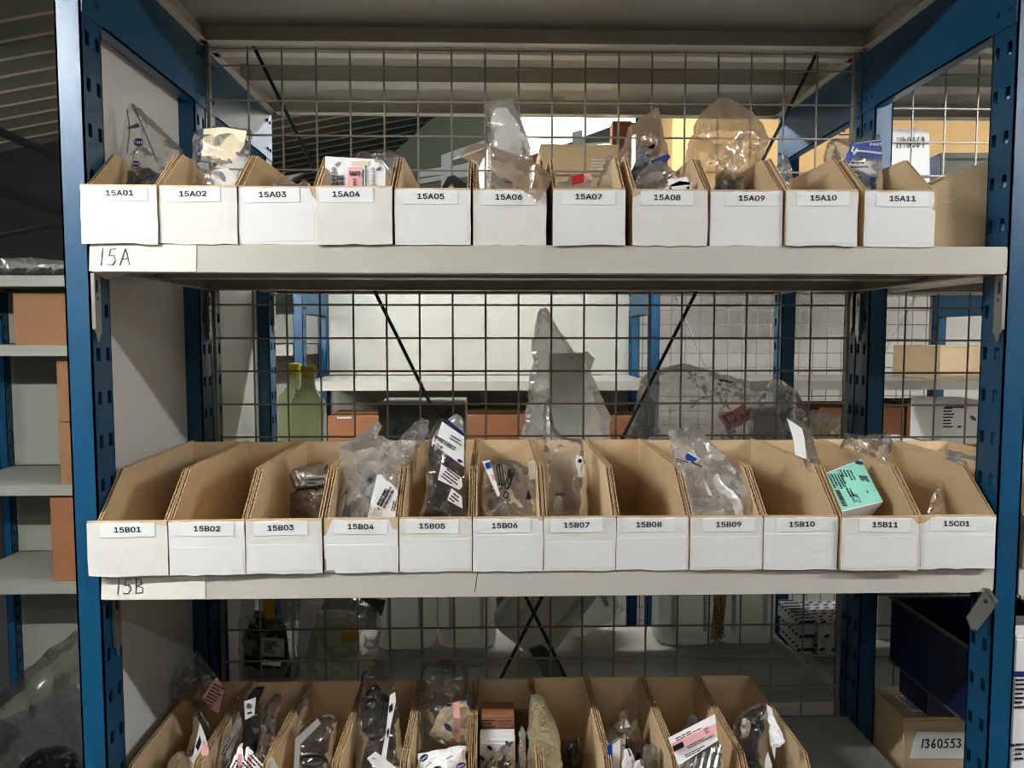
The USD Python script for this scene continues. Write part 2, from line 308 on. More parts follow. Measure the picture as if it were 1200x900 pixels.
# ================================================================== racks
def post_mesh(x0, x1, y0, y1, z0, z1, holes):      # a perforated folded-steel post; holes: the x of the faces with slots
    out = [bx(x0, x1, y0, y0+.002, z0, z1)]
    pl = sbox(y0, z0, y1, z1); hs = []
    z = z0+.03
    while z < z1-.02:
        for fy in (.30, .80):
            yc = y0+fy*(y1-y0); hs.append(sbox(yc-.0033, z-.0068, yc+.0033, z+.0068).buffer(.0008, quad_segs=1))
        z += .05
    plate = Polygon(pl.exterior.coords, [h.exterior.coords for h in hs])
    for x in (x0, x1):
        d = .002 if x == x0 else -.002
        out.append(ext(plate, 1., yzx(x, d)) if x in holes else bx(x, x+d, y0, y1, z0, z1))
    out += [bx(x0, x1, y1-.002, y1, z0, z1)]
    return cat_(out)
def upright(label, xin, s, y0, panel, zt=1.35, zb=-Z0, both=False, dep=DEP, beams=(.834,), group=None):
    """A rack frame: inner face at x = xin, body on the side s."""
    xo = xin+s*.028; t = thing('upright_frame', label, 'rack frame', (xin+s*.014, y0, zb), group)
    a, b = min(xin, xo), max(xin, xo)
    t.part('post', post_mesh(a, b, y0, y0+.042, zb, zt, (xin, xo) if both else (xin,)), 'blue')
    t.part('post', post_mesh(a, b, y0+dep-.04, y0+dep, zb, zt, (xin, xo) if both else (xin,)), 'blue')
    for z in beams:
        q = xin-s*.0015
        t.part('tie_beam', cat_([bx(q, q+s*.002, y0+.001, y0+dep-.001, z, z+.098), bx(q, q+s*.016, y0+.044, y0+dep-.042, z, z+.002), bx(q, q+s*.016, y0+.001, y0+dep-.001, z+.096, z+.098)]), 'blue')
        for yy in (.012, .032, dep-.03, dep-.012):
            for zz in (.02, .075): t.part('bolt_head', trimesh.creation.cylinder(.0032, .003, sections=8, transform=trimesh.transformations.translation_matrix((q-s*.001, y0+yy, z+zz))@trimesh.transformations.rotation_matrix(math.pi/2, (0, 1, 0))), 'blue')
    for z in (zb,): 
        for yy in (0, dep-.042): t.part('foot_plate', rbx(a, b, y0+yy+.0005, y0+yy+.0415, z, z+.004, .001), 'zinc')
    if panel:
        x = xo-s*.004; t.part('side_panel', rbx(min(x, x+s*.003), max(x, x+s*.003), y0+.043, y0+dep-.041, zb+.02, zt-.05, .0008), 'panel')
    return t
upright('blue perforated upright frame at the left of the front rack, white side sheet', 0., -1, 0., True)
upright('blue perforated upright frame at the right end of the front rack, its side left open', W, 1, 0., False, both=True)
upright('blue upright frame of the rear rack behind the left front frame, white side sheet', 0., -1, DEP+.001, True, beams=(.834,))
upright('blue upright frame of the rear rack behind the right front frame, no sheet', W, 1, DEP+.001, False, both=True)
def steel_shelf(label, x0, x1, y0, y1, zt, lip=.031, tag=None, group=None, pm='shelf'):
    t = thing('steel_shelf', label, 'shelf', ((x0+x1)/2, y0, zt-lip), group)
    dk = 'deck' if pm == 'shelf' else pm
    t.part('deck', bx(x0, x1, y0+.001, y1-.001, zt-.0016, zt), dk)
    fr = sbox(x0, zt-lip, x1, zt).buffer(-.004).buffer(.004, quad_segs=3)
    t.part('front_lip', cat_([ext(fr, .002, xzy(y0)), bx(x0+.004, x1-.004, y0+.001, y0+.022, zt-lip, zt-lip+.0015)]), pm)
    t.part('rear_lip', cat_([ext(fr, .002, xzy(y1-.002)), bx(x0+.004, x1-.004, y1-.022, y1-.001, zt-lip, zt-lip+.0015)]), pm)
    for x, s in ((x0, 1), (x1, -1)):
        t.part('side_lip', cat_([bx(x, x+s*.0015, y0+.003, y1-.003, zt-lip+.001, zt-.001), bx(x, x+s*.014, y0+.003, y1-.003, zt-lip, zt-lip+.0015)]), pm)
    ym = (y0+y1)/2
    t.part('stiffener', cat_([bx(x0+.002, x1-.002, ym-.02, ym-.0185, zt-.024, zt-.001), bx(x0+.002, x1-.002, ym+.0185, ym+.02, zt-.024, zt-.001), bx(x0+.002, x1-.002, ym-.02, ym+.02, zt-.025, zt-.0235)]), dk)
    return t
XA, XB = .0015, W-.0015
steel_shelf('grey steel shelf at the top of the front rack, seen from below', XA, XB, -.001, DEP-.010, ZT)
sA = steel_shelf('pale grey steel shelf marked 15A carrying the upper row of bins', XA, XB, -.001, DEP-.010, ZA)
sB = steel_shelf('pale grey steel shelf marked 15B carrying the middle row of bins', XA, XB, -.001, DEP-.010, ZB)
steel_shelf('grey steel shelf carrying the lowest row of bins, bare at its right end', XA, XB, -.001, DEP-.010, ZC)
def paper_tag(s, z, word, xu, vv, hp, dog):
    poly = Polygon([(.0005, z-.030), (.030, z-.0303), (.118, z-.0305), (.119, z-.001), (.06, z-.0005), (.006, z-.0002), (.002, z-.003)])
    c = s.part('paper_tag', ext(poly, .0006, xzy(-.0018)), 'tag', 'off-white paper strip taped to the left end of the lip')
    c.part('handwriting', put(hand(word, hp/ppm(0), hp/ppm(0)*.62, .0008), *flat(xu, vv, -.0019, 0, .0002)), 'pencil')
    if dog: s.part('tag_flap', trimesh.Trimesh(*(lambda q: (q, [[0, 1, 2], [2, 1, 0]]))(np.array([[.004, -.0016, z-.030], [.055, -.0016, z-.0303], [.013, .010, z-.0385]])), process=False), 'tag')
sB.part('scratch', slab([(559.5, 668), (560.3, 668), (556.8, 694), (556, 694)], -.0012, .0004), 'ink')
paper_tag(sA, ZA, '15A', 135, 301, 19, True); paper_tag(sB, ZB, '15B', 152.5, 687, 18, False)
steel_shelf('grey top shelf of the rear rack seen through the mesh', XA, XB, DEP+.014, DEP*2, ZT)
steel_shelf('grey shelf of the rear rack holding cardboard boxes behind the upper bins', XA, XB, DEP+.014, DEP*2, ZA+.0145)
steel_shelf('grey shelf of the rear rack holding the jugs and the white sack', XA, XB, DEP+.014, DEP*2, ZB)
steel_shelf('pale shelf of the rear rack holding the white canisters', XA, XB, DEP+.014, DEP*2, -.14)
# neighbouring bay on the right
NX0, NX1 = W+.0295, W+.0295+1.037
for z, lb in ((ZT, 'grey top shelf of the neighbouring bay at the right edge'), (ZA-.002, 'grey shelf of the neighbouring bay level with the 15A shelf'), (ZB-.005, 'grey shelf of the neighbouring bay, level with 15B, just showing at the right edge'), (-.30, 'grey low shelf of the neighbouring bay under the box marked 1360553')):
    steel_shelf(lb, NX0, NX1, -.001, DEP-.010, z)
for z, lb in ((ZT, 'grey top shelf of the rear rack in the bay to the right'), (ZA+.0145, 'grey rear shelf in the right bay under the slate-grey pads'), (ZB, 'grey rear shelf in the right bay under the printed white carton'), (-.14, 'grey rear shelf in the right bay, holding the patterned white boxes')):
    steel_shelf(lb, NX0, NX1, DEP+.014, DEP*2, z)
# wire mesh backs
K = (DEP+.8448)/(.2936+.8448); pit = .05*K
mx0, mz0 = .4477+(.0878-.4477)*K, .4814+(.8777-.4814)*K
def mesh_back(label, xs, x0, x1, y, zs, z0, z1, m='wire', group=None):
    t = thing('wire_mesh_panel', label, 'wire mesh', ((x0+x1)/2, y, z0), group)
    for x in xs: t.part('wire', rod((x, y, z0), (x, y, z1), .0016), m)
    for z in zs: t.part('wire', rod((x0, y-.0030, z), (x1, y-.0030, z), .0016), m)
    for x in (x0, x1): t.part('edge_bar', bx(x-.0025, x+.0025, y-.004, y+.003, z0, z1), m)
    return t
rows = [mz0-pit*k for k in range(0, 36)]
ym = DEP-.005
mesh_back('galvanised wire mesh closing the back of the front rack behind the bins', [mx0+pit*k for k in range(0, 18)], .009, 1.0225, ym, rows+[mz0+pit/2], rows[-1]-.01, mz0+pit/2+.004)
rx0 = at(1060, 405, ym)[0]
mesh_back('galvanised wire mesh at the back of the neighbouring bay, seen past the right frame', [rx0+pit*k for k in range(0, 9)], 1.075, rx0+pit*8+.03, ym, [z-.004 for z in rows], rows[-1]-.01, mz0+pit/2)
t = thing('cross_brace', 'pair of thin dark steel rods crossing behind the wire mesh', 'brace', (.5, DEP+.008, -.1))
for k, (a, b) in enumerate((((300, 60), (660, 788)), ((955, 67), (592, 785)))):
    y = DEP+.0042+.0058*k; p, q = at(*a, y), at(*b, y); d = q-p; t.part('rod', rod(p-d*.02, q+d*.12, .0028, 8), 'black_rod')
# shelf clips
def clip(label, xin, s, z, y0=.0005, rot=0, y1=.017):
    t = thing('shelf_clip', label, 'clip', (xin, y0, z))
    h = .066; pr = Polygon([(y0, z), (y1, z), (y1, z-h), (y1-.004, z-h-.004), (y1-.006, z-h-.011), (y1-.010, z-h-.010), (y1-.011, z-h-.003), (y0, z-h+.004)])
    hole = [sbox(y0+.007, z-.02, y0+.0105, z-.008).buffer(.001), Point(y0+.010, z-.028).buffer(.002)]
    for q in hole: pr = pr.difference(q)
    x = xin+(-s)*.0012
    pl = ext(pr, .0015, yzx(x, -s)); fl = bx(x, x-s*.004, y0-.0012, y0+.0003, z-h+.004, z)
    if rot: c = (x, y0+.008, z-.03); pl, fl = turn(pl, c, (1, 0, 0), rot), turn(fl, c, (1, 0, 0), rot)
    t.part('plate', pl, 'zinc'); t.part('folded_edge', fl, 'zinc')
clip('galvanised shelf clip under the left end of the 15A shelf', 0., -1, ZA-.032)
clip('galvanised shelf clip under the right end of the 15A shelf', W, 1, ZA-.032)
clip('galvanised shelf clip on the left rear post behind the 15A clip', 0., -1, ZA-.034, DEP-.017, 0, DEP-.002)
clip('galvanised shelf clip on the right rear post under the 15A shelf', W, 1, ZA-.034, DEP-.017, 0, DEP-.002)
clip('galvanised clip on the rear rack post at left, beside the mesh edge', 0., -1, ZA-.02, DEP+.006, 0, DEP+.022)
clip('galvanised clip on the rear rack post at right, beside the mesh edge', W, 1, ZA-.02, DEP+.006, 0, DEP+.022)
clip('galvanised clip on the far left post of the rear rack above the jugs', 0., -1, ZA-.02, DEP*2-.02, 0, DEP*2-.004)
clip('galvanised shelf clip in shadow under the left end of the 15B shelf', 0., -1, ZB-.032, .02, 0, .036)
t = thing('shelf_clip', 'loose shelf clip hanging tilted under the right end of the 15B shelf', 'clip', at(1151, 715, -.004))
pp = [(1155, 691), (1160, 693), (1169, 705), (1163, 716), (1145, 739), (1138, 737), (1133, 724)]
t.part('plate', slab(pp, -.005, .0015), 'zinc'); t.part('folded_edge', slab([(1155, 690), (1160, 690), (1170, 704), (1168, 708)], (-.006, -.006), .006), 'zinc')
t.part('slot', slab([(1153, 704), (1156, 702), (1158, 706), (1155, 708)], -.0056, .0005), 'ink')
# ================================================================== bins
def bin_(label, x0, x1, zb, word=None, yf=-.001, D=.285, hf=.063, hb=.113, yb=.06, ang=0., seed=0, tx=None, tear=(), white=True, group=None, name='parts_bin', turned=None, over=0.):
    """An open-fronted corrugated bin; x0, x1: its front edges."""
    rng = random.Random(seed*7+3); w = x1-x0; T = .0038; hbend = hb-.002
    t = thing(name, label, 'bin', ((x0+x1)/2, yf, zb), group)
    M4 = trimesh.transformations.translation_matrix((x0, yf, zb))@trimesh.transformations.rotation_matrix(math.radians(ang), (0, 0, 1), (w/2, 0, 0))
    if turned is not None: M4 = turned
    def P(node, nm, m, mm, **k):
        m = m.copy(); m.apply_transform(M4); return node.part(nm, m, mm, **k)
    pr = [(.003, 0), (D, 0), (D, hb), (yb, hbend), (.003, hf)]
    kr = 'kraft' if seed % 3 else 'kraft2'
    for x, s in ((0, 1), (w, -1)):
        j = [(a, b+(rng.uniform(-.0012, .0012) if k > 1 else 0)) for k, (a, b) in enumerate(pr)]; pol = Polygon(j)
        n = P(t, 'side_wall', cat_([ext(pol, .0007, yzx(x, s)), ext(pol, .0007, yzx(x+s*(T-.0007), s))]), kr)
        top = LineString([j[4], j[3], j[2]]); core = pol.difference(top.buffer(.0022, cap_style=2))
        if core.geom_type != 'Polygon': core = max(core.geoms, key=lambda g: g.area)
        P(n, 'corrugated_core', ext(core, T-.0014, yzx(x+s*.0007, s)), 'core')
        L = top.length; k = int(L/.0034); v = []
        for i in range(k+1):
            q = top.interpolate(L*i/k); xx = x+s*(.0009 if i % 2 else T-.0009); q2 = top.interpolate(min(L*i/k+1e-4, L)); e = np.array([q2.x-q.x, q2.y-q.y]); e = e/(np.linalg.norm(e)+1e-12)
            nn = np.array([e[1], -e[0]]) if i < k else np.array([0, -1.]); v += [[xx, q.x, q.y-.0002], [xx, q.x+nn[0]*.003, q.y+nn[1]*.003]]
        f = []
        for i in range(k): a = 2*i; f += [[a, a+1, a+3], [a, a+3, a+2]]
        P(n, 'flute_edge', trimesh.Trimesh(v, f, process=False), 'flute')
    P(t, 'back_wall', bx(T, w-T, D-T, D, .003, hb-.001+rng.uniform(-.001, .001)), kr)
    P(t, 'bottom', cat_([bx(T, w-T, .003, D-T, 0, .003), bx(T+.012, w*.55, D-.05, D-T, .003, .006)]), kr)
    fr = P(t, 'front_panel', bx(-over, w, 0, .0034, .0005, hf), kr)
    if white:
        up = [(w*f-over*(1-f), hf-.0022+rng.uniform(-.0006, .0009)) for f in np.linspace(1, 0, 9)]
        lo = [(w*f+rng.uniform(-.0004, .0004)-over*(1-f), rng.uniform(-.0012, .0008)) for f in np.linspace(0, 1, 7)]
        sd = [(w+rng.uniform(-.0006, .0006), hf*f) for f in (.3, .6, .85)]; sl = [(rng.uniform(-.0006, .0006)-over, hf*f) for f in (.85, .6, .3)]
        pol = Polygon(lo+sd+up+sl).buffer(0)
        for q in tear: pol = pol.difference(Polygon([(a*w, b*hf) for a, b in q]))
        if pol.geom_type != 'Polygon': pol = max(pol.geoms, key=lambda g: g.area)
        P(t, 'paper_facing', ext(pol, .0007, xzy(-.0007)), 'white' if seed % 2 else 'white_old')
        if rng.random() < .7:    # a fold or a lower overlapping sheet on the facing
            z = hf*rng.uniform(.5, .72); P(t, 'paper_overlap', ext(Polygon([(w*.02, z), (w*.97, z+rng.uniform(-.001, .001)), (w*.98, .004), (w*.03, .003)]), .0004, xzy(-.0011)), 'white')
    if word:
        cx = w/2+(0 if tx is None else tx); cz = hf-.0105; r = math.radians(rng.uniform(-1.2, 1.2)); ex, ey = np.array([math.cos(r), 0, math.sin(r)]), np.array([-math.sin(r), 0, math.cos(r)])
        st = P(t, 'label_sticker', put(bx(-.030, .030, -.0078, .0078, -.0006, .0001), np.array([cx, -.0013, cz]), ex, ey), 'sticker')
        P(st, 'lettering', put(text(word, .0057, True, 1.22), np.array([cx, -.0014, cz+.001]), ex, ey), 'ink')
    return t
xa = lambda u: at(u, 250, 0)[0]
xb = lambda u: at(u, 640, 0)[0]
A = [(97.5, 186.5), (187.5, 278.5), (280, 370.5), (371.5, 460), (463, 551.5), (554, 640), (648, 732), (741, 828.5), (832, 917), (920, 1003), (1012, 1094.5)]
atx = [141-142, 228-233, 320-325, 407.5-416, 505-507, 596-597, 689-690, 781-785, 880-874.5, 962-961.5, 1055-1053]
anotes = ['leftmost of the upper row', 'with a clear bag of white paper in it', 'with its top right paper corner peeling', 'with a card marked E in it', 'with little in it', 'with a grey-tan bag flopped over its front', 'with a red and white packet in it', 'with a knotted bag and dark part in it', 'with a big round tan bag in it', 'near the right end of the upper row', 'with a blue and white packet in it']
TR = {('A', 2): [[(.9, 1.1), (.95, .86), (1.1, .6), (1.1, 1.1)]], ('A', 7): [[(-.1, 1.1), (-.02, .84), (.22, .97), (.3, 1.1)]], ('A', 10): [[(.96, 1.1), (.985, .8), (.95, .66), (1.1, .56), (1.1, 1.1)]],
      ('B', 0): [[(.5, 1.1), (.62, .965), (.85, .93), (1.1, .9), (1.1, 1.1)]], ('B', 3): [[(-.1, 1.1), (.12, .99), (.03, .7), (-.1, .6)], [(-.1, .3), (.03, .25), (.2, -.1), (-.1, -.1)], [(.86, 1.1), (.93, .8), (1.1, .74), (1.1, 1.1)]],
      ('B', 10): [[(.75, 1.1), (.93, .95), (.97, .86), (1.1, .84), (1.1, 1.1)]], ('B', 11): [[(-.1, 1.1), (-.1, .86), (.06, .85), (.2, .97), (.3, 1.1)]], ('B', 6): [[(.3, 1.1), (.5, .965), (.7, 1.1)]], ('B', 5): [[(.8, 1.1), (.95, .93), (1.1, .9), (1.1, 1.1)]]}
for k, (u0, u1) in enumerate(A):
    bin_(f'white-faced cardboard parts bin labelled 15A{k+1:02d}, {anotes[k]}', max(xa(u0), .001), xa(u1), ZA, f'15A{k+1:02d}', seed=k+1, tx=atx[k]/ppm(0), hf=.0645 if k < 4 else .063, tear=TR.get(('A', k), ()), group='labelled cardboard bins', yf=-.0045 if k == 0 else -.004+.002*(k % 3), over=max(0, .001-xa(u0)))
B = [(109, 200.5), (202, 289.5), (290.5, 378.5), (381, 467), (468.5, 553), (554.5, 636), (637, 721), (722, 806), (807.5, 891.5), (893, 978), (981, 1069), (1072, 1160)]
btx = [151-155, 247-246, 332-335, 424-424, 507-511, 591-595, 675-679, 759-764, 852-850, 936-935.5, 1030-1025, 1114-1116]
bn = ['15B%02d' % (k+1) for k in range(11)]+['15C01']
bnotes = ['leftmost of the middle row, empty', 'empty, second from the left', 'with dark packets stacked in it', 'crammed with a crumpled clear bag', 'with a brown bag and two labels in it', 'with a bag printed with shapes in it', 'with a tall thin clear bag in it', 'standing quite empty in mid row', 'with a big clear bag spilling over it', 'empty but for a shadow', 'with a mint-green labelled carton in it', 'rightmost of the middle row']
for k, (u0, u1) in enumerate(B):
    lowv = [674, 672, 668, 665, 663, 662, 661, 661, 663.5, 664.5, 667, 664][k]
    bin_(f'white-faced cardboard parts bin labelled {bn[k]}, {bnotes[k]}', max(xb(u0), .0025), xb(u1), ZB, bn[k], seed=k+20, tx=btx[k]/ppm(0), yf=[-.010, -.008, -.006, -.004, -.003, -.003, -.003, -.003, -.005, -.006, -.011, -.008][k], tear=TR.get(('B', k), ()), group='labelled cardboard bins', over=max(0, .0025-xb(u0)), ang=[1.2, 1., .6, 0, 0, 0, 0, 0, 0, 0, -.4, -1.0][k])
cn = ['leftmost of the lowest row', 'second of the lowest row, full of thin label bags', 'third of the lowest row, with coiled black rings', 'fourth of the lowest row, full of dark bags', 'fifth of the lowest row, with a blue-oval packet', 'sixth of the lowest row, with a printed brown box', 'seventh of the lowest row, with yellowish bubble wrap', 'eighth of the lowest row, with white pull tags', 'ninth of the lowest row, with a pink-labelled bag of metal parts', 'rightmost of the lowest row, with a gaping grey bag']
for k in range(10):
    x = .0015+.0843*k
    bin_(f'plain-topped cardboard parts bin, {cn[k]}', x, x+.0825, ZC, None, yf=0., D=.262, hb=.112, hf=.066, yb=.05, seed=k+40, white=True, ang=[.8, .4, 0, 0, 0, 0, 0, -.2, -.4, -.6][k])
# the bin lying crossways at the right end of the upper row
Mt = trimesh.transformations.translation_matrix((.957, .125, ZA))@trimesh.transformations.rotation_matrix(-math.pi/2, (0, 0, 1))@trimesh.transformations.translation_matrix((0, .0, 0))
Mt = np.array([[0, 1., 0, .955], [-1., 0, 0, .125], [0, 0, 1., ZA], [0, 0, 0, 1.]])
bin_('plain brown cardboard bin turned sideways between bin 15A11 and the right post', .955, 1.04, ZA, None, yf=.02, D=.084, hf=.072, hb=.106, yb=.075, seed=70, white=False, turned=Mt)
bin_('cardboard bin of the neighbouring bay behind the right post, holding silver foil', 1.075, 1.158, ZB-.005, None, seed=71, yf=.0, white=True)
# ================================================================== rear aisle
R3 = 1.38
upright('blue upright frame across the rear aisle, seen at left behind the jugs', -.114, -1, R3, False, zt=.72, beams=(.545,), both=True)
upright('blue upright frame across the rear aisle, mid picture, its two posts side by side', .923, 1, R3, False, zt=.90, beams=(.545,), both=True)
upright('blue upright frame across the rear aisle, farthest right', 1.99, 1, R3, False, zt=.90, beams=(.545,), both=True)
upright('dark blue upright frame of the far rack at the left picture edge', -1.19, -1, R3, False, zt=.72, beams=(.545,), both=True)
BX = [(-.1125, .9215, 'across the rear aisle, mid picture'), (.9525, 1.9885, 'across the rear aisle at right')]
for x0, x1, w in BX:
    for z, nm in ((.345, 'pale grey shelf'), (.02, 'low grey shelf under brown boxes'), (.93, 'grey top shelf under cream cartons'))[:2 if x0 < 0 else 3]: steel_shelf(f'{nm} {w}', x0, x1, R3, R3+DEP-.012, z, .028)
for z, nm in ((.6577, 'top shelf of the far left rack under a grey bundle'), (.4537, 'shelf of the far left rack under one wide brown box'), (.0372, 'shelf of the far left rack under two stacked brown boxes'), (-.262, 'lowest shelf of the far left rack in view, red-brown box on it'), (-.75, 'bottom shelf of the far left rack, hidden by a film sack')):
    steel_shelf('grey '+nm, -1.1885, -.1435, R3, R3+DEP-.012, z, .032, pm='shelf_shaded')
t = thing('back_panel', 'white steel back panel of the rack across the rear aisle', 'panel', (.4, R3+DEP, .05))
for z0, z1 in ((.047, .314), (.347, .629)): t.part('sheet', rbx(-.112, .921, R3+DEP-.0115, R3+DEP-.008, z0, z1, .001), 'deck')  # white panel in the toned-down deck colour to dim it
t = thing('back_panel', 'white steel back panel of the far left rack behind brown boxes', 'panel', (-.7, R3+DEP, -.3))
for z0, z1 in ((-.75, -.295), (-.26, .004), (.04, .42), (.456, .625)): t.part('sheet', rbx(-1.188, -.144, R3+DEP-.0115, R3+DEP-.008, z0, z1, .001), 'shelf_shaded')
rz = [.62-.05*k for k in range(24)]
mesh_back('thin wire mesh at the back of the rack across the rear aisle, at right', [.97+.05*k for k in range(21)], .958, 1.984, R3+DEP-.004, rz, -.6, .64)
t = thing('cross_brace', 'thin pale brace rods behind the far mesh at right', 'brace', (1.45, R3+DEP+.004, .2))
for k, (a, b) in enumerate(((( 1080, 335), (1020, 442)), ((790, 345), (832, 440)))):
    y = R3+DEP+.004+.007*k; p, q = at(*a, y), at(*b, y); d = q-p; t.part('rod', rod(p, q+d*1.5, .0035, 8), 'galv')
struct('wall_inner', bx(.95, 3.4, 2.5, 2.56, -Z0, 1.0), 'wall')
def carton(label, x0, x1, y0, y1, z0, z1, m='kraft', tape=True, name='cardboard_box', cat='box', ang=0., group=None, lid=0.):
    t = thing(name, label, cat, ((x0+x1)/2, y0, z0), group); c = ((x0+x1)/2, (y0+y1)/2, z0); R = lambda q: turn(q, c, (0, 0, 1), ang) if ang else q
    t.part('body', R(rbx(x0, x1, y0, y1, z0, z1-.004, .0015)), m)
    xm, ymid = (x0+x1)/2, (y0+y1)/2      # two top flaps that meet in a seam
    for a, b in ((y0+.0004, ymid-.0006), (ymid+.0006, y1-.0004)): t.part('top_flap', R(rbx(x0+.0004, x1-.0004, a, b, z1-.004, z1, .0008)), m)
    if tape: t.part('tape', R(cat_([bx(x0+.0002, x1-.0002, ymid-.02, ymid+.02, z1, z1+.0004)])), 'kraft_pale')
    t.turn = R; return t
carton('wide brown cardboard box on the upper shelf of the far left rack', -.975, -.62, R3+.03, R3+.30, .4537, .606, 'kraft_shaded')
t = carton('upper of two stacked brown boxes in the far left rack', -.85, -.55, R3+.02, R3+.30, .225, .405, 'kraft_shaded'); 
carton('lower of two stacked brown boxes in the far left rack', -.85, -.55, R3+.02, R3+.30, .0372, .223, 'kraft_shaded')
carton('red-brown box on the lowest visible shelf of the far left rack', -.885, -.55, R3+.02, R3+.30, -.262, .0, 'kraft_brown')
t = thing('paper_bundle', 'grey paper bundle lying on top of the far left rack', 'bundle', at(30, 321, R3+.05)); t.part('wrap', lump([(-40, 321), (-38, 306), (0, 303), (38, 302), (55, 304), (90, 306), (92, 321)], R3+.1, .12, 5, .05), 'grey_bag')
t = thing('film_sack', 'large clear film sack slumped below the far left rack', 'plastic bag', at(40, 900, 1.2)); t.part('film', bag_mesh([(-20, 830), (20, 795), (55, 762), (95, 735), (140, 760), (150, 920), (-20, 920)], (1.22, 1.33), .1, 4, step=7, crease=.010, folds=9), 'smoke', smooth=60)
t.part('contents', lump([(-10, 850), (30, 830), (90, 800), (130, 820), (140, 930), (-10, 930)], 1.29, .03, 6), 'grey_part')
t = thing('black_bag', 'shiny black plastic bag at the bottom left corner', 'plastic bag', at(55, 910, 1.05)); t.part('film', bag_mesh([(10, 915), (25, 892), (48, 876), (75, 872), (90, 882), (96, 915)], 1.08, .1, 8, step=5, crease=.01, folds=6), 'black_bag')
# roof steel seen over the racks
t = thing('roof_rafter', 'dark steel rafter under the corrugated roof at the upper left', 'beam', at(0, 160, 3.2))
for a, b, r in (((-60, 128), (120, 207), .022), ((-60, 205), (120, 262), .03), ((-60, 288), (140, 248), .014)): t.part('beam', rod(at(*a, 3.2), at(*b, 3.2), r, 4), 'wall_dark')
t = thing('gable_sheet', 'grey-green gable sheet under the roof, seen behind bins 15A04 and 15A05', 'wall sheet', at(470, 240, 8.)); t.part('sheet', slab([(428, 210), (460, 180), (505, 140), (525, 128), (600, 128), (600, 250), (428, 250)], 6.2, .03), 'wall_green')
t = thing('roof_truss', 'pale galvanised roof steel seen through the mesh above bins 15A05 and 15A06', 'beam', at(523, 225, 4.5))
for pp in ([(517, 182), (530, 177), (530, 225), (517, 228)], ): t.part('post', slab(pp, 4.5, .05), 'galv')
for pp in ([(530, 177), (568, 164), (572, 171), (530, 186)], [(490, 200), (517, 196), (517, 205), (490, 208)], [(530, 195), (560, 188), (560, 196), (530, 203)], [(330, 207), (356, 202), (338, 212)], [(490, 210), (560, 198), (560, 203), (490, 216)]): t.part('beam', slab(pp, 4.52, .05), 'galv')
struct('window_1', slab([(596, 120), (745, 120), (745, 230), (545, 230), (560, 200)], 4.9, .02), 'glow')
t = thing('roof_beam', 'sloping pale brown beam across the bright rooflight behind the upper bins', 'beam', at(680, 175, 4.6)); t.part('beam', slab([(600, 189), (640, 176), (742, 143), (760, 150), (742, 157), (680, 172), (618, 194)], 4.6, .06), 'kraft_brown')
t.part('gusset', slab([(671, 155), (682, 152), (684, 170), (671, 171)], 4.58, .02), 'galv')
t = thing('roof_beam', 'dark grey beam under the rooflight, right of its pale gusset', 'beam', at(700, 168, 4.5)); t.part('beam', slab([(684, 160), (722, 146), (722, 166), (684, 168)], 4.45, .05), 'grey_card')
# ================================================================== cartons and other stock behind the mesh
def xs(u, v, y): return at(u, v, y)[0]
def zs_(u, v, y): return at(u, v, y)[2]
A2, B2, C2 = ZA+.0145, ZB, -.14
t = carton('brown cardboard box behind the mesh above bin 15A07', xs(633, 190, .47), xs(726, 190, .47), .47, .66, A2, zs_(680, 169, .47), 'kraft'); pdash(t, 703, 193, 20, 14, 4, .47, 0, 3, 'sticker', 'worn_print', fill=.9)
carton('small brown box standing behind the brown box above bin 15A07', xs(724, 180, .6), xs(748, 180, .6), .67, .70, A2, zs_(730, 143, .67), 'kraft_brown')
t = carton('cream carton on the far rack, behind the knotted bag and the round tan bag', 1.02, xs(926, 150, R3+.16), R3+.16, R3+.335, .93, 1.30, 'cream')
t = carton('cream carton on the far rack behind the paper marked 1140069', xs(929, 150, R3+.16), 2.6, R3+.16, R3+.335, .93, 1.30, 'cream'); y = R3+.16
t.part('printed_frame', cat_([slab([(983, 147), (984, 147), (984, 158), (983, 158)], y-.001, .0005), slab([(983, 157), (995, 157), (995, 158.5), (983, 158.5)], y-.001, .0005), slab([(988, 147), (990, 147), (990, 155), (988, 155)], y-.001, .0005)]), 'ink')
t = thing('white_carton', 'white carton with 1140069 written on it, behind the right front post', 'box', at(1057, 210, .45)); p0 = [(1030, 153), (1078, 151), (1089, 156), (1091, 313), (1030, 313)]
t.part('body', slab(p0, .46, .06), 'sticker'); t.part('handwriting', put(hand('1140069', 12/ppm(.46), 4.1/ppm(.46), .0012, .35), *flat(1067, 167, .459, 2, .0004)), 'ink')
t = thing('foam_pad', 'slate-grey curved pad on the rear shelf beside the carton marked 1140069', 'pad', at(1085, 212, .5)); t.part('pad', slab([(1066, 312), (1066, 196), (1080, 189), (1102, 180), (1102, 312)], .50, .05), 'slate')
t = thing('foam_pad', 'flat grey board standing right of the slate-grey curved pad', 'pad', at(1130, 212, .52)); t.part('board', slab([(1103, 179), (1165, 179), (1165, 310), (1103, 310)], .52, .03), 'grey_card')
t = thing('black_bracket', 'bent black strap in bin 15A05', 'part', at(530, 225, .1)); t.part('strap', slab([(512, 232), (518, 219), (525, 207), (532, 205), (545, 214), (550, 218), (549, 234), (533, 230), (531, 215), (526, 214), (520, 232)], .1, .016), 'dark')
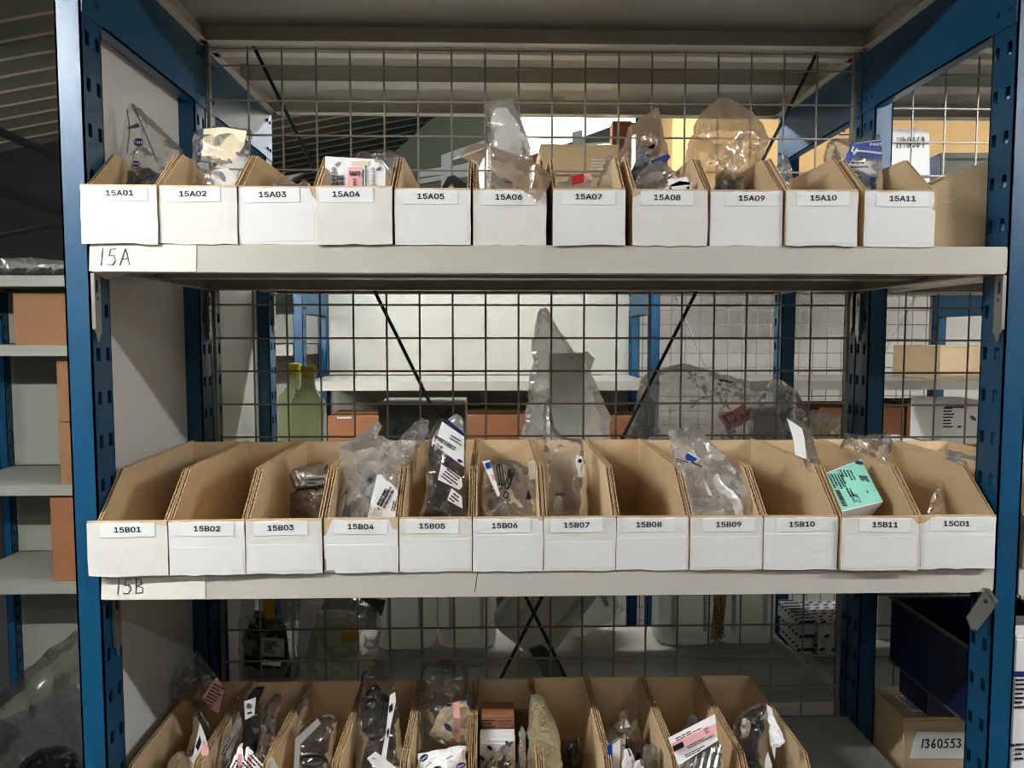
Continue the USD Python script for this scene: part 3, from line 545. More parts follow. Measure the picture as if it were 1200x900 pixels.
# jugs
def jug(label, cx, y, w, d, h, ground, capm, lab):
    t = thing('jug', label, 'jug', (cx, y, ground)); c = (cx, y, ground)
    t.part('body', oblong(w, d, [(.0, 0), (.9, 0), (.985, .006), (1, .02), (1, h*.62), (.985, h*.66), (.93, h*.695), (.7, h*.74), (.45, h*.80), (.40, h*.84), (.40, h*.93), (.0, h*.93)], c, p=3.4), 'jug', smooth=50)
    t.part('cap', lathe([(0, h*.90), (w*.2, h*.90), (w*.215, h*.91), (w*.215, h*.985), (w*.19, h), (0, h)], c, 18), capm, smooth=40)
    t.part('neck_ring', lathe([(w*.1, h*.865), (w*.225, h*.865), (w*.225, h*.88), (w*.1, h*.88)], c, 18), 'jug')
    if lab:
        a = np.linspace(-.45, .25, 7); pts = [(cx+(w/2+.0012)*(1-.06*abs(q)), y+d*q*.7) for q in a]; v = [[x, yy, ground+z] for z in (h*.2, h*.58) for x, yy in pts]
        f = [[i, i+1, 8+i] for i in range(6)]+[[i, 8+i, 7+i] for i in range(6)]; f = f+[q[::-1] for q in f]; t.part('label', trimesh.Trimesh(v, f, process=False), 'sticker')
        t.part('handle', tube([(cx-w*.1, y-d*.2, ground+h*.74), (cx-w*.33, y-d*.1, ground+h*.80), (cx-w*.36, y-d*.1, ground+h*.70)], .004), 'jug')
    return t
jz = zs_(361, 429, .56)-B2
jug('pale green plastic jug with a dull yellow cap, nearer of the two', xs(361, 450, .56), .56, 38/ppm(.56), .055, jz, B2, 'amber', True)
jug('pale green plastic jug with a bright yellow cap, half hidden behind the other', xs(346, 450, .63), .63, 38/ppm(.63), .055, zs_(348, 426, .63)-B2, B2, 'yellow', False)
t = carton('dull grey-green box behind the crumpled bag of bin 15B04', xs(443, 490, .52), xs(545, 490, .52), .52, .64, B2, zs_(490, 472, .52), 'grey_card', False); pdash(t, 470, 495, 34, 6, 1, .52, 55, 4, 'ink', lift=.001); pdash(t, 520, 490, 40, 5, 1, .52, 55, 5, 'ink')
t = carton('long brown box with worn white print under the far mid shelf', xs(384, 500, R3+.02), xs(470, 500, R3+.02), R3+.02, R3+.2, .02, zs_(420, 487, R3+.02), 'kraft_brown'); pdash(t, 404, 489.5, 18, 4, 1, R3+.02, 0, 6, 'sticker', 'white_print', lo=.05, hi=.15)
carton('long brown box under the far mid shelf, left of the white sack', xs(478, 500, R3+.02), xs(625, 500, R3+.02), R3+.02, R3+.2, .02, zs_(570, 486, R3+.02), 'kraft_brown')
carton('long brown box under the far mid shelf, right of the white sack', xs(632, 500, R3+.02), xs(748, 500, R3+.02), R3+.02, R3+.2, .02, zs_(730, 487, R3+.02), 'kraft_brown')
carton('dark brown box under the far right shelf, left of the white printed carton', xs(960, 490, R3+.02), xs(1060, 490, R3+.02), R3+.02, R3+.2, .02, zs_(1020, 476, R3+.02), 'kraft_brown')
carton('brown box under the far right shelf behind the white printed carton', xs(1063, 490, R3+.02), min(1.98, xs(1150, 490, R3+.02)), R3+.02, R3+.2, .02, zs_(1110, 472, R3+.02), 'kraft_brown')
carton('brown carton at the right end of the far right shelf', xs(1126, 430, R3+.02)-.06, min(1.98, xs(1170, 430, R3+.02)), R3+.03, R3+.3, .345, .45, 'kraft')
t = thing('paper_stack', 'flat stack of pale lavender paper on the rear shelf right of the blue rear post', 'paper', at(1060, 507, .5))
for k in range(6): t.part('sheet', turn(rbx(xs(1015, 505, .45), xs(1110, 505, .45), .44, .62, B2+.001+.012*k, B2+.0125+.012*k, .0005), at(1060, 505, .53), (0, 0, 1), -3+2.1*k % 5), 'sticker')
t = carton('small white carton with black print on the paper stack by the right post', xs(1103, 490, .47), xs(1160, 490, .47), .47, .57, B2+.0745, zs_(1120, 470, .47), 'sticker', False)
pdash(t, 1111, 489, 13, 26, 7, .47, 0, 9, 'ink', fill=.95, lo=.1, hi=.4); t.part('print_band', slab([(1108, 474), (1130, 475), (1130, 478.5), (1108, 477.5)], .4685, .0005), 'grey_part'); t.part('oval_print', put(ell(4.5/ppm(.47), 2.2/ppm(.47)), *flat(1140, 490, .47, -35)), 'grey_part'); t.part('oval_print', put(ell(3/ppm(.47), 1.4/ppm(.47)), *flat(1124, 500, .47, 10)), 'grey_part')
# the white sack and the big clear bag
t = thing('white_sack', 'milky white plastic sack with a twisted peak, behind bin 15B07', 'plastic bag', at(660, 555, .56))
t.part('film', bag_mesh([(600, 553), (612, 505), (619, 470), (620, 440), (626, 425), (622, 410), (626, 385), (632, 362), (641, 361), (654, 385), (668, 404), (673, 413), (690, 412), (696, 420), (692, 434), (704, 462), (716, 490), (714, 505), (722, 553)], (.54, .57), .07, 21, step=4.5, crease=.010, folds=6), 'milk')
t.part('contents', slab([(644, 414), (684, 413), (686, 552), (642, 552)], .555, .02), 'hdpe')
t = thing('clear_bag', 'big clear plastic bag with a red-capped tub in it, behind bins 15B09 and 15B10', 'plastic bag', at(850, 560, .47))
t.part('film', bag_mesh([(728, 560), (738, 500), (750, 445), (760, 436), (800, 425), (840, 436), (880, 447), (915, 444), (934, 458), (946, 480), (955, 510), (960, 560)], (.42, .45), .08, 22, step=5.5, crease=.012, folds=8), 'haze')
t.part('tub', oblong(.10, .05, [(0, 0), (1, 0), (1, .055), (.95, .06), (0, .06)], (xs(850, 510, .47), .47, B2+.0)), 'hdpe'); t.part('red_cap', turn(lathe([(0, 0), (.024, 0), (.026, .004), (.024, .03), (0, .032)], at(856, 478, .45), 22), at(856, 478, .45), (0, 1, 0), 150), 'red', smooth=40)
t.part('blue_grey_wrap', slab([(740, 512), (745, 478), (756, 462), (768, 470), (764, 555), (738, 555)], .455, .012), 'slate'); t.part('grey_block', slab([(884, 480), (910, 477), (916, 512), (905, 555), (880, 555)], .455, .02), 'grey_part')
pdash(t, 852, 447, 20, 5, 1, .41, -12, 12, lo=.06, hi=.2, name='film_print')
t = thing('film_packet', 'crinkled clear film packet lying right of the big clear bag', 'plastic bag', at(960, 545, .47)); t.part('film', bag_mesh([(935, 555), (940, 490), (952, 480), (975, 484), (995, 490), (998, 555)], .47, .03, 23, step=4, crease=.008, folds=8), 'haze'); t.part('contents', slab([(945, 555), (948, 495), (988, 497), (990, 555)], .475, .008), 'kraft_pale')
# canisters
def canister(label, u, y, w, d, h, base=C2, tilt=0, lab=None, m='hdpe'):
    cx = xs(u, 760, y); c = (cx, y, base); R = (lambda q: turn(q, (cx, y, base+.04), (0, 1, 0), tilt)) if tilt else (lambda q: q)
    t = thing('canister', label, 'canister', (cx, y, base))
    t.part('body', R(oblong(w, d, [(0, 0), (.9, 0), (.98, .006), (1, .02), (1, h*.70), (.96, h*.78), (.8, h*.86), (.45, h*.90), (0, h*.90)], c, p=5.)), m, smooth=50)
    t.part('neck', R(lathe([(0, h*.88), (.02, h*.88), (.02, h), (0, h)], (cx-w*.25, y, base), 16)), m); t.part('handle', R(tube([(cx-w*.12, y, base+h*.88), (cx-w*.06, y, base+h*.985), (cx+w*.3, y, base+h*.985), (cx+w*.38, y, base+h*.86)], .009, 8)), m)
    for s in (-1, 1): t.part('side_rib', R(bx(cx+s*w*.26-.004, cx+s*w*.26+.004, y-d/2-.003, y-d/2+.002, base+.03, base+h*.66)), m)
    return t
canister('white plastic canister behind the mesh, leftmost', 478, .643, .118, .10, .2); canister('white plastic canister standing close right of the leftmost one', 548, .645, .118, .10, .21)
canister('white plastic canister leaning over to the right under the rod crossing', 622, .56, .13, .085, .22, C2+.028, 38); canister('white plastic canister lying back against the leaning one', 690, .658, .125, .09, .21, C2+.03, -32)
canister('white plastic canister left of the one with the printed tag', 800, .645, .122, .09, .2); t = canister('white plastic canister with a brown printed tag, rightmost', 868, .648, .122, .09, .21)
t.part('printed_tag', slab([(838, 694), (852, 694), (846, 749), (832, 750)], .596, .001), 'kraft_pale'); pdash(t, 842, 722, 52, 11, 4, .595, 96, 15, 'ink', fill=.95)
t = thing('dark_bag', 'clear bag of dark parts with a small white label, low behind the mesh at left', 'plastic bag', at(300, 800, .46)); t.part('film', bag_mesh([(280, 803), (279, 740), (284, 690), (310, 680), (345, 695), (350, 740), (345, 803)], .46, .05, 31, step=5, crease=.01, folds=7), 'smoke')
t.part('contents', lump([(284, 795), (284, 745), (300, 715), (335, 730), (342, 795)], .475, .03, 32, .2), 'dark'); t.part('yellow_piece', slab([(309, 704), (322, 702), (321, 726), (310, 724)], .43, .004), 'amber')
n = t.part('label_sticker', slab([(306, 747), (333, 749), (333, 770), (306, 769)], .408, .0006), 'sticker'); pdash(t, 318, 758, 17, 15, 6, .407, -3, 33, lo=.08, hi=.3, lift=.0006); t.part('label_sticker', slab([(307, 773), (329, 775), (329, 781), (307, 779)], .408, .0006), 'sticker')
t = thing('green_bag', 'clear bag round a pale green jug with a yellow spout, low behind the mesh', 'plastic bag', at(395, 800, .47)); t.part('film', bag_mesh([(345, 803), (350, 740), (352, 700), (375, 685), (420, 700), (445, 718), (448, 740), (440, 775), (445, 803)], .45, .05, 34, step=4.5, crease=.012, folds=9), 'clear')
t.part('jug_body', oblong(.09, .05, [(0, 0), (.95, 0), (1, .01), (1, .09), (.8, .115), (0, .12)], (xs(388, 760, .49), .49, C2)), 'jug', smooth=40); t.part('spout', turn(lathe([(0, 0), (.011, 0), (.010, .012), (.006, .026), (0, .027)], at(402, 744, .43), 14), at(402, 744, .43), (0, 1, 0), 100), 'amber', smooth=40)
t.part('white_sheet', bag_mesh([(352, 700), (362, 694), (385, 705), (372, 716), (358, 770), (348, 768)], .42, .004, 35, step=4, crease=.004), 'sticker'); t.part('loop', tube([at(434+7*math.cos(a), 755+4.5*math.sin(a), .42) for a in np.linspace(0, 6.28, 17)], .0022), 'haze')
t = thing('dark_card', 'dark grey card standing behind the green jug bag', 'card', at(435, 722, .6)); t.part('card', slab([(415, 698), (452, 704), (447, 722), (425, 712)], .55, .004), 'grey_card')
t = thing('grey_card_box', 'dark grey printed card leaning on the tilted canister', 'card', at(640, 790, .4)); t.part('card', slab([(620, 762), (634, 757), (640, 760), (664, 795), (640, 797)], .405, .006), 'grey_card'); pdash(t, 634, 772, 9, 7, 2, .405, 0, 36)
# patterned boxes and the neighbouring bay
def patterned(label, x0, x1, y0, y1, z0, z1, seed):
    t = thing('patterned_box', label, 'box', ((x0+x1)/2, y0, z0)); t.part('body', rbx(x0+.003, x1-.003, y0+.003, y1-.003, z0, z1-.02, .002), 'white'); t.part('lid', rbx(x0, x1, y0, y1, z1-.034, z1, .002), 'white')
    rng = random.Random(seed); o = []
    for i in range(5):
        for j in range(7):
            a, b = x0+(x1-x0)*(i+.5+.3*(j % 2))/5.6, y0+(y1-y0)*(j+.5)/7
            o.append(put(ell(.0065, .0028, .0003, 12), np.array([a, b, z1]), np.array([.9, .43, 0]), np.array([-.43, .9, 0])))
    for i in range(4):
        for j in range(3): o.append(put(ell(.006, .0026, .0003, 12), np.array([x0+(x1-x0)*(i+.4+.3*(j % 2))/4.4, y0+.0028-(.003 if z0+.02+.028*j > z1-.034 else 0), z0+.012+.028*j]), np.array([.9, 0, .43]), np.array([-.43, 0, .9])))
    for i in range(6):
        for j in range(3): o.append(put(ell(.006, .0026, .0003, 12), np.array([x0-(0 if z0+.014+.026*j > z1-.04 else -.003)-.0002, y1-(y1-y0)*(i+.5+.3*(j % 2))/6.5, z0+.014+.026*j]), np.array([0, -.9, .43]), np.array([0, .43, .9])))
    t.part('oval_print', cat_(o), 'logo'); return t
pz = zs_(945, 727, .54)
patterned('white box with a pattern of dark ovals behind the rear blue post', xs(938, 740, .54), 1.074, .545, .655, C2, pz, 1)
t = patterned('white box with a pattern of dark ovals, half hidden behind the navy bin', 1.079, 1.185, .545, .655, C2, pz-.004, 2)
t.part('red_label', slab([(1047, 731), (1066, 731), (1066, 743), (1049, 743)], .5435, .0006), 'red')
t = carton('brown cardboard box marked 1360553 at the lower right', 1.0725, 1.20, .232, .336, -.30, -.098, 'kraft', True)
t.part('paper_label', slab([(1071, 866), (1075, 857), (1140, 858), (1140, 889), (1066, 889)], .2305, .0006), 'sticker').part('handwriting', put(hand('1360553', 11/ppm(.23), 6.6/ppm(.23), .0019, .2), *flat(1103, 871, .2303, 0, .0002)), 'ink')
n = t.part('top_sticker', bx(1.095, 1.15, .25, .30, -.098, -.0974), 'sticker'); n.part('small_print', put(dashes(.05, .045, 7, 40, .9), np.array([1.122, .275, -.0972]), np.array([1., 0, 0]), np.array([0, 1., 0])), 'ink')
t = thing('navy_bin', 'open navy blue plastic bin standing on the box marked 1360553', 'bin', (1.15, .15, -.098)); X0, X1, Y0, Y1, zb, zt = 1.098, 1.30, .08, .325, -.05, .054
t.part('side_wall', rbx(X0, X0+.004, Y0, Y1, zb, zt, .001), 'navy'); t.part('side_wall', rbx(X1-.004, X1, Y0, Y1, zb, zt, .001), 'navy'); t.part('end_wall', rbx(X0+.004, X1-.004, Y0, Y0+.004, zb, zt, .001), 'navy'); t.part('end_wall', rbx(X0+.004, X1-.004, Y1-.004, Y1, zb, zt, .001), 'navy'); t.part('bottom', rbx(X0+.004, X1-.004, Y0+.004, Y1-.004, zb, zb+.004, .001), 'navy')
t.part('rim', cat_([bx(X0-.003, X0+.004, Y0-.003, Y1+.003, zt, zt+.0025), bx(X1-.004, X1+.003, Y0-.003, Y1+.003, zt, zt+.0025), bx(X0, X1, Y0-.003, Y0+.004, zt, zt+.0025), bx(X0, X1, Y1-.004, Y1+.003, zt, zt+.0025), bx(X0-.002, X0, Y0, Y1, zb, zb+.0025)]), 'grey_part'); t.part('foot', rbx(X0+.012, X1-.012, .235, Y1-.01, -.0975, zb, .001), 'navy')
t = carton('white carton with blue print behind the navy bin', xs(1068, 712, .5), xs(1110, 712, .5), .62, .70, C2, .02, 'sticker', False); t.part('blue_band', bx(xs(1068, 712, .5)+.02, xs(1068, 712, .5)+.05, .619, .7, .02, .0206), 'blue_print')
t = carton('white carton with faint red print right of the blue printed carton', xs(1110, 712, .5)+.005, xs(1160, 712, .5), .62, .70, C2, .02, 'white', False)
t = carton('white printed carton just past the right post at the lower right edge', 1.0735, 1.16, .006, .07, -.30, zs_(1192, 745, .006), 'sticker', False); t.part('blue_band', slab([(1182, 787), (1215, 787), (1215, 793), (1182, 793)], .0052, .0006), 'logo')
pdash(t, 1196, 812, 16, 40, 7, .0058, 0, 44, lo=.2, hi=.4); pdash(t, 1196, 880, 16, 24, 4, .0058, 0, 45, lo=.1, hi=.3); t.part('oval_logo', put(ell(4/ppm(0), 2/ppm(0)), *flat(1185, 873, .0058, 0)), 'logo')
# ================================================================== bags and packets in the bins
def bag(label, px, y, thick, film_, seed, step=3.6, crease=.005, folds=5, name='plastic_bag', cat='plastic bag', base=None):
    i = int(np.argmax(np.array(px)[:, 1])); yy = y if np.ndim(y) == 0 else y[0]
    p = at(np.mean([q[0] for q in px]), px[i][1], yy); t = thing(name, label, cat, p)
    t.part('film', bag_mesh(px, y, thick, seed, step, crease, folds), film_, smooth=28); t.y = y; return t
def sticker(t, px, y, m='sticker', name='label_sticker', th=.0005, label=None): return t.part(name, slab(px, y, th), m, label)
# --- upper row
t = bag('clear bag with a pointed top and blue oval prints in bin 15A01', [(128, 245), (133, 215), (140, 180), (149, 124), (155, 121), (165, 128), (215, 176), (217, 184), (208, 210), (196, 245)], (.07, .10), .03, 'clear', 101, crease=.006, folds=7)
t.part('dark_part', lump([(134, 245), (140, 206), (152, 198), (160, 204), (172, 196), (188, 204), (190, 245)], .075, .02, 102, .2), 'grey_part'); logo(t, 163, 167, 12, .068, 0, squash=.75); logo(t, 160, 192, 9, .058, 0, squash=.7)
t.part('printed_line', cat_([tube([at(149, 128, .075), at(152, 150, .073), at(149, 180, .07)], .0008, 4), tube([at(158, 128, .075), at(172, 160, .073), at(184, 190, .07)], .0008, 4)]), 'grey_part'); t.part('printed_bar', slab([(150, 149), (161, 144), (164, 148), (160, 150), (150, 151)], .068, .0004), 'grey_part')
t = bag('clear bag holding a cream paper sheet in bin 15A02', [(221, 245), (223, 210), (227, 160), (233, 150), (255, 149), (282, 150), (294, 151), (296, 160), (291, 185), (286, 245)], (.06, .09), .022, 'clear', 103, crease=.005, folds=6)
sticker(t, [(236, 188), (239, 151), (262, 149), (280, 152), (289, 153), (286, 170), (276, 186), (262, 193)], .079, 'cream_paper', 'paper_sheet'); sticker(t, [(243, 245), (248, 200), (266, 196), (276, 206), (274, 245)], .072, 'sticker', 'paper_sheet')
for u, v, w, a in ((239, 195, 15, -30), (261, 207, 13, -65), (249, 213, 8, -70), (281, 181, 9, -20), (270, 189, 7, -50)): t.part('oval_print', put(ell(w/2/ppm(.06), w/4.6/ppm(.06)), *flat(u, v, .060, a)), 'grey_part')
t = bag('thin clear film just showing over the front of bin 15A03', [(318, 240), (320, 213), (330, 211), (345, 216), (358, 210), (366, 220), (366, 240)], .03, .02, 'haze', 104, crease=.004, folds=4)
t = bag('crumpled bubble bag behind the E card in bin 15A04', [(408, 245), (410, 190), (418, 179), (428, 177), (436, 181), (446, 175), (460, 176), (470, 182), (476, 198), (478, 245)], (.09, .11), .035, 'bubble', 105, crease=.008, folds=7)
t.part('grey_part', lump([(446, 245), (452, 200), (470, 200), (474, 245)], .1, .02, 106), 'hdpe')
t = thing('packing_card', 'white card printed with a pink E panel and a barcode in bin 15A04', 'card', at(420, 245, .03)); y = .034
t.part('card', slab([(381, 245), (381, 183), (394, 184), (449, 187), (452, 200), (451, 245)], y, .004), 'sticker'); n = t.part('pink_panel', slab([(408, 196), (423, 196), (423, 245), (406, 245)], y-.0006, .0005), 'pink'); n.part('lettering', put(text('E', 7.5/ppm(y), True), *flat(414, 203, y-.0007, 90)), 'ink')
pdash(n, 421, 202, 9, 3, 1, y-.0007, 90, 3, lo=.2, hi=.4); n.part('lettering', put(text('BAG', 3.2/ppm(y), True), *flat(415.5, 214, y-.0007, 90)), 'ink')
ptext(t, '056030', 391.5, 209, 4.2, y, 90, bold=True, stretch=1.1); pdash(t, 399, 213, 16, 9, 0, y, 90, 5, name='barcode'); ptext(t, 'D10026C', 437.5, 209, 3.6, y, 90, stretch=1.1)
pdash(t, 429, 206, 24, 4, 1, y, 90, 6); t.part('printed_line', slab([(425, 198), (426, 198), (426, 240), (425, 240)], y-.0006, .0004), 'ink'); t.part('yellow_mark', slab([(412, 189), (433, 189), (432, 194), (412, 194)], y-.0006, .0004), 'cream_paper'); pdash(t, 397, 191, 12, 5, 1, y, 40, 7, 'grey_part'); logo(t, 444, 198, 6, y, 40)
t.part('bent_strap', tube([at(440, 187.5, .03), at(449, 189, .026), at(456, 198, .024), (at(458, 212, .028))], .0022), 'zinc')
t = bag('white crumpled paper edge in bin 15A05 by the black strap', [(525, 245), (526, 218), (529, 213), (533, 221), (534, 245)], .085, .006, 'milk', 107, step=2.5, crease=.002)
t = bag('pale blue clear bag standing tall in bin 15A06', [(568, 245), (572, 165), (570, 123), (580, 117), (602, 115), (612, 140), (624, 170), (622, 245)], (.10, .13), .03, 'haze', 108, crease=.007, folds=6)
sticker(t, [(576, 245), (575, 150), (574, 127), (583, 120), (600, 118), (611, 142), (621, 172), (620, 245)], .128, 'hdpe', 'white_sleeve')
t = bag('grey-tan flat bag flopped over the front of bin 15A06', [(536, 183), (547, 174), (556, 167), (575, 171), (610, 183), (630, 192), (649, 208), (640, 224), (630, 238), (622, 231), (604, 216), (590, 207), (577, 200), (560, 192)], (-.012, .03), .008, 'tan', 109, step=3.2, crease=.003, folds=5)
t = bag('whitish crumpled film under the flopped bag in bin 15A06', [(556, 245), (557, 205), (562, 192), (576, 203), (590, 212), (606, 221), (606, 245)], .05, .025, 'milk', 110, crease=.005)
t = bag('red and white packet in bin 15A07', [(650, 245), (652, 214), (664, 212), (672, 205), (690, 203), (700, 209), (702, 245)], .06, .02, 'milk', 111, crease=.004); sticker(t, [(670, 217), (671, 206), (684, 203), (684, 214)], .042, 'red', 'red_patch'); sticker(t, [(684, 203), (692, 204), (695, 210), (686, 213)], .046, 'pink', 'pink_patch')
t = bag('pointed clear film bag at the right side of bin 15A07', [(697, 245), (701, 215), (709, 190), (714, 178), (718, 188), (724, 245)], (.06, .08), .012, 'haze', 112, step=3, crease=.004)
t = bag('tan knotted bag rising from bin 15A08', [(717, 245), (722, 190), (732, 165), (738, 148), (752, 136), (771, 126), (776, 140), (778, 158), (784, 178), (780, 245)], (.10, .14), .04, 'tan', 113, crease=.008, folds=8)
t = thing('engine_part', 'dark angular part half out of its wrap in bin 15A08', 'part', at(750, 245, .08)); t.part('body', lump([(734, 245), (736, 207), (745, 188), (749, 172), (760, 172), (768, 167), (765, 178), (760, 188), (764, 245)], .088, .014, 114, .15), 'grey_part'); t.part('blue_edge', slab([(763, 188), (783, 180), (786, 184), (781, 190), (766, 193)], .07, .004), 'logo')
t = bag('grey crumpled bag with white tags at the front of bin 15A08', [(738, 245), (742, 214), (756, 195), (776, 188), (790, 200), (796, 212), (796, 245)], (.03, .06), .025, 'haze', 115, crease=.006)
for px in ([(782, 210), (805, 207), (809, 216), (784, 219)], [(776, 222), (796, 212), (811, 214), (810, 232), (776, 232)]): sticker(t, px, .024, 'sticker', 'paper_tag')
t.part('small_print', cat_([slab([(784, 220), (787, 220), (787, 224), (784, 224)], .0232, .0004), slab([(805, 219), (808, 218), (808, 223), (805, 224)], .0232, .0004)]), 'ink'); pdash(t, 788, 208, 12, 7, 2, .03, 35, 8)
t = bag('big round tan bag bulging up from bin 15A09', [(829, 245), (815, 225), (801, 200), (803, 180), (812, 155), (817, 140), (828, 125), (843, 114), (860, 117), (880, 130), (894, 145), (901, 162), (897, 180), (886, 195), (874, 222), (868, 245)], (.08, .12), .07, 'tan', 116, crease=.008, folds=10)
t.part('grey_part', lump([(838, 245), (838, 208), (848, 196), (862, 202), (872, 208), (866, 245)], .085, .03, 117, .2), 'grey_part')
t = bag('small bubble-film bag wedged between bins 15A09 and 15A10', [(906, 245), (905, 208), (910, 194), (917, 184), (921, 179), (926, 190), (929, 208), (926, 222), (921, 245)], (.03, .05), .02, 'bubble', 118, step=2.8, crease=.006)
t = bag('clear film bag standing behind bins 15A10 and 15A11', [(964, 245), (965, 185), (970, 168), (978, 162), (992, 165), (1004, 165), (1003, 245)], (.15, .16), .02, 'haze', 119, crease=.006)
t = bag('white packet with a blue printed top in bin 15A11', [(984, 245), (985, 205), (993, 178), (1004, 166), (1020, 155), (1031, 158), (1034, 175), (1035, 245)], (.07, .10), .014, 'clear', 120, crease=.003)
y = .082; sticker(t, [(988, 245), (990, 195), (1002, 168), (1033, 163), (1034, 245)], .088, 'sticker', 'packet_face')
n = t.part('blue_print', cat_([slab([(988, 192), (998, 169), (1033, 164), (1033, 186), (1001, 184), (994, 193)], y, .0005)]), 'blue_print'); n.part('white_stripe', cat_([tube([at(1000, 181, y-.001), at(1004, 177, y-.001), at(1014, 177.5, y-.001), at(1033, 180, y-.001)], .0014, 5), tube([at(1000, 172, y-.001), at(998, 177, y-.001), at(1001, 179, y-.001), at(1004, 174, y-.001)], .0014, 5)]), 'ink_white')
ptext(t, 'PART', 1026, 169.5, 3.2, y-.0005, 3, 'ink_white', True, 1.3); pdash(t, 1008, 191, 24, 4, 1, y, 0, 11, lo=.1, hi=.3); pdash(t, 1008, 196, 24, 4, 1, y, 2, 12, lo=.1, hi=.2)
t.part('handwriting', tube([at(u, v, y-.001) for u, v in ((998, 201), (1006, 203), (1009, 207), (1005, 211), (1007, 215), (1010, 211), (1007, 207), (1004, 213), (1006, 220), (1010, 218), (1008, 212))], .0008, 5), 'ink'); sticker(t, [(1020, 208), (1026, 208), (1027, 221), (1021, 222)], y, 'blue_print', 'blue_square')
# --- middle row
t = thing('dark_packet', 'dark brown packet lying on others in bin 15B03', 'packet', at(360, 620, .12))
t.part('film', bag_mesh([(339, 556), (345, 549), (384, 543), (388, 560), (384, 568), (345, 573)], (.10, .12), .012, 201, step=3.2, crease=.003), 'brown_bag'); n = sticker(t, [(356, 560), (386, 555), (386, 566), (360, 570)], .098, 'grey_bag'); pdash(t, 371, 563, 26, 8, 2, .0975, 5, 202)
t = thing('dark_packet', 'crumpled dark packet at the bottom of the stack in bin 15B03', 'packet', at(360, 640, .12)); t.part('film', bag_mesh([(340, 578), (350, 572), (386, 568), (386, 640), (340, 640)], (.10, .11), .02, 203, step=3.4, crease=.005), 'brown_bag')
t = bag('crumpled clear bag stuffed in bin 15B04', [(389, 620), (392, 590), (402, 565), (397, 525), (410, 516), (424, 508), (443, 493), (447, 500), (442, 510), (462, 517), (486, 520), (478, 545), (470, 562), (468, 620)], (.045, .10), .05, 'crinkle', 204, step=3., crease=.010, folds=22)
for a, b in (((402, 590), (420, 545)), ((412, 597), (436, 552)), ((425, 600), (440, 558))): t.part('dark_part', tube([at(a[0], a[1]+20, .052), at(*a, .056), at((a[0]+b[0])/2+2, (a[1]+b[1])/2, .062), at(*b, .07)], .0058, 8), 'dark')
n = sticker(t, [(429, 615), (434, 590), (442, 556), (447, 556), (452, 563), (458, 566), (466, 575), (467, 615)], .022, 'sticker'); pdash(n, 452, 582, 26, 13, 3, .0215, 62, 205, lo=.05, hi=.2, lift=.0003); pdash(n, 463, 588, 22, 6, 2, .0215, 75, 206, lo=.05, hi=.15, lift=.0003); n.part('lettering', put(text('7 748 050', 4/ppm(.02), True), *flat(448.5, 585, .0213, 68, .0004)), 'ink')
ptext(t, 'T 2.2000', 462, 554, 3.2, .03, 5, stretch=1.1)
t = bag('bubble-wrap end sticking up at the right of bin 15B04', [(462, 545), (468, 515), (486, 495), (496, 490), (503, 494), (502, 508), (490, 528), (478, 545)], (.06, .09), .016, 'bubble', 207, step=2.6, crease=.005)
t = bag('brown-grey flat bag standing in bin 15B05', [(486, 620), (500, 575), (499, 530), (502, 510), (513, 492), (520, 490), (546, 512), (546, 580), (549, 620)], (.05, .09), .016, 'smoke', 208, crease=.005, folds=6)
t.part('contents', lump([(494, 620), (503, 575), (504, 520), (516, 497), (544, 515), (544, 620)], .082, .01, 209), 'brown_bag')
y = .055; n = sticker(t, [(509, 521), (518, 494), (544, 512), (543.5, 547)], y); n.part('lettering', put(text('1381304', 4.2/ppm(y), True, 1.05), *flat(522, 519, y, 147, .0006)), 'ink'); n.part('lettering', put(text('A C', 3.6/ppm(y), True), *flat(515, 523, y, 147, .0006)), 'ink'); pdash(n, 535, 516, 17, 7, 2, y, -32, 210, lift=.0006); n.part('oval_logo', put(ell(3.4/ppm(y), 1.8/ppm(y)), *flat(539, 540, y, -30, .0006)), 'logo')
y = .045; n = sticker(t, [(513, 562), (517, 544), (541, 560), (542, 570), (538, 574)], y); pdash(n, 529, 560, 22, 14, 4, y, -38, 211, lo=.06, hi=.2, lift=.0006); n = sticker(t, [(524, 586), (529, 572), (541, 582), (542, 596)], y); pdash(n, 533, 584, 11, 11, 3, y, -42, 212, lo=.1, hi=.4, lift=.0006)
ptext(t, 'e', 512, 537, 3.5, .06, -25); pdash(t, 508, 535, 14, 3, 1, .062, -28, 213); t.part('oval_print', put(ell(3/ppm(.06), 1.7/ppm(.06)), *flat(524, 543, .056, -30)), 'logo')
t = bag('dark blue printed packet behind the brown-grey bag in bin 15B05', [(517, 540), (520, 493), (528, 490), (536, 484), (543, 490), (545, 540)], (.12, .13), .008, 'grey_bag', 214, step=3); sticker(t, [(518, 494), (524, 491), (544, 508), (544, 513)], .11, 'logo', 'blue_band')
t = bag('clear bag printed with rounded shapes in bin 15B06', [(564, 620), (566, 560), (570, 541), (585, 538), (604, 540), (618, 548), (628, 556), (630, 620)], (.05, .10), .03, 'haze', 215, crease=.006, folds=7)
def ring(u, v, w, h, y, deg, th=.0013): 
    o, ex, ey = flat(u, v, y, deg); s = 1/ppm(y); k = [o+ex*(w/2*s*(abs(math.cos(a))**.6*np.sign(math.cos(a))))+ey*(h/2*s*(abs(math.sin(a))**.6*np.sign(math.sin(a)))) for a in np.linspace(0, 2*math.pi, 25)]; return tube(k, th*.6, 5)
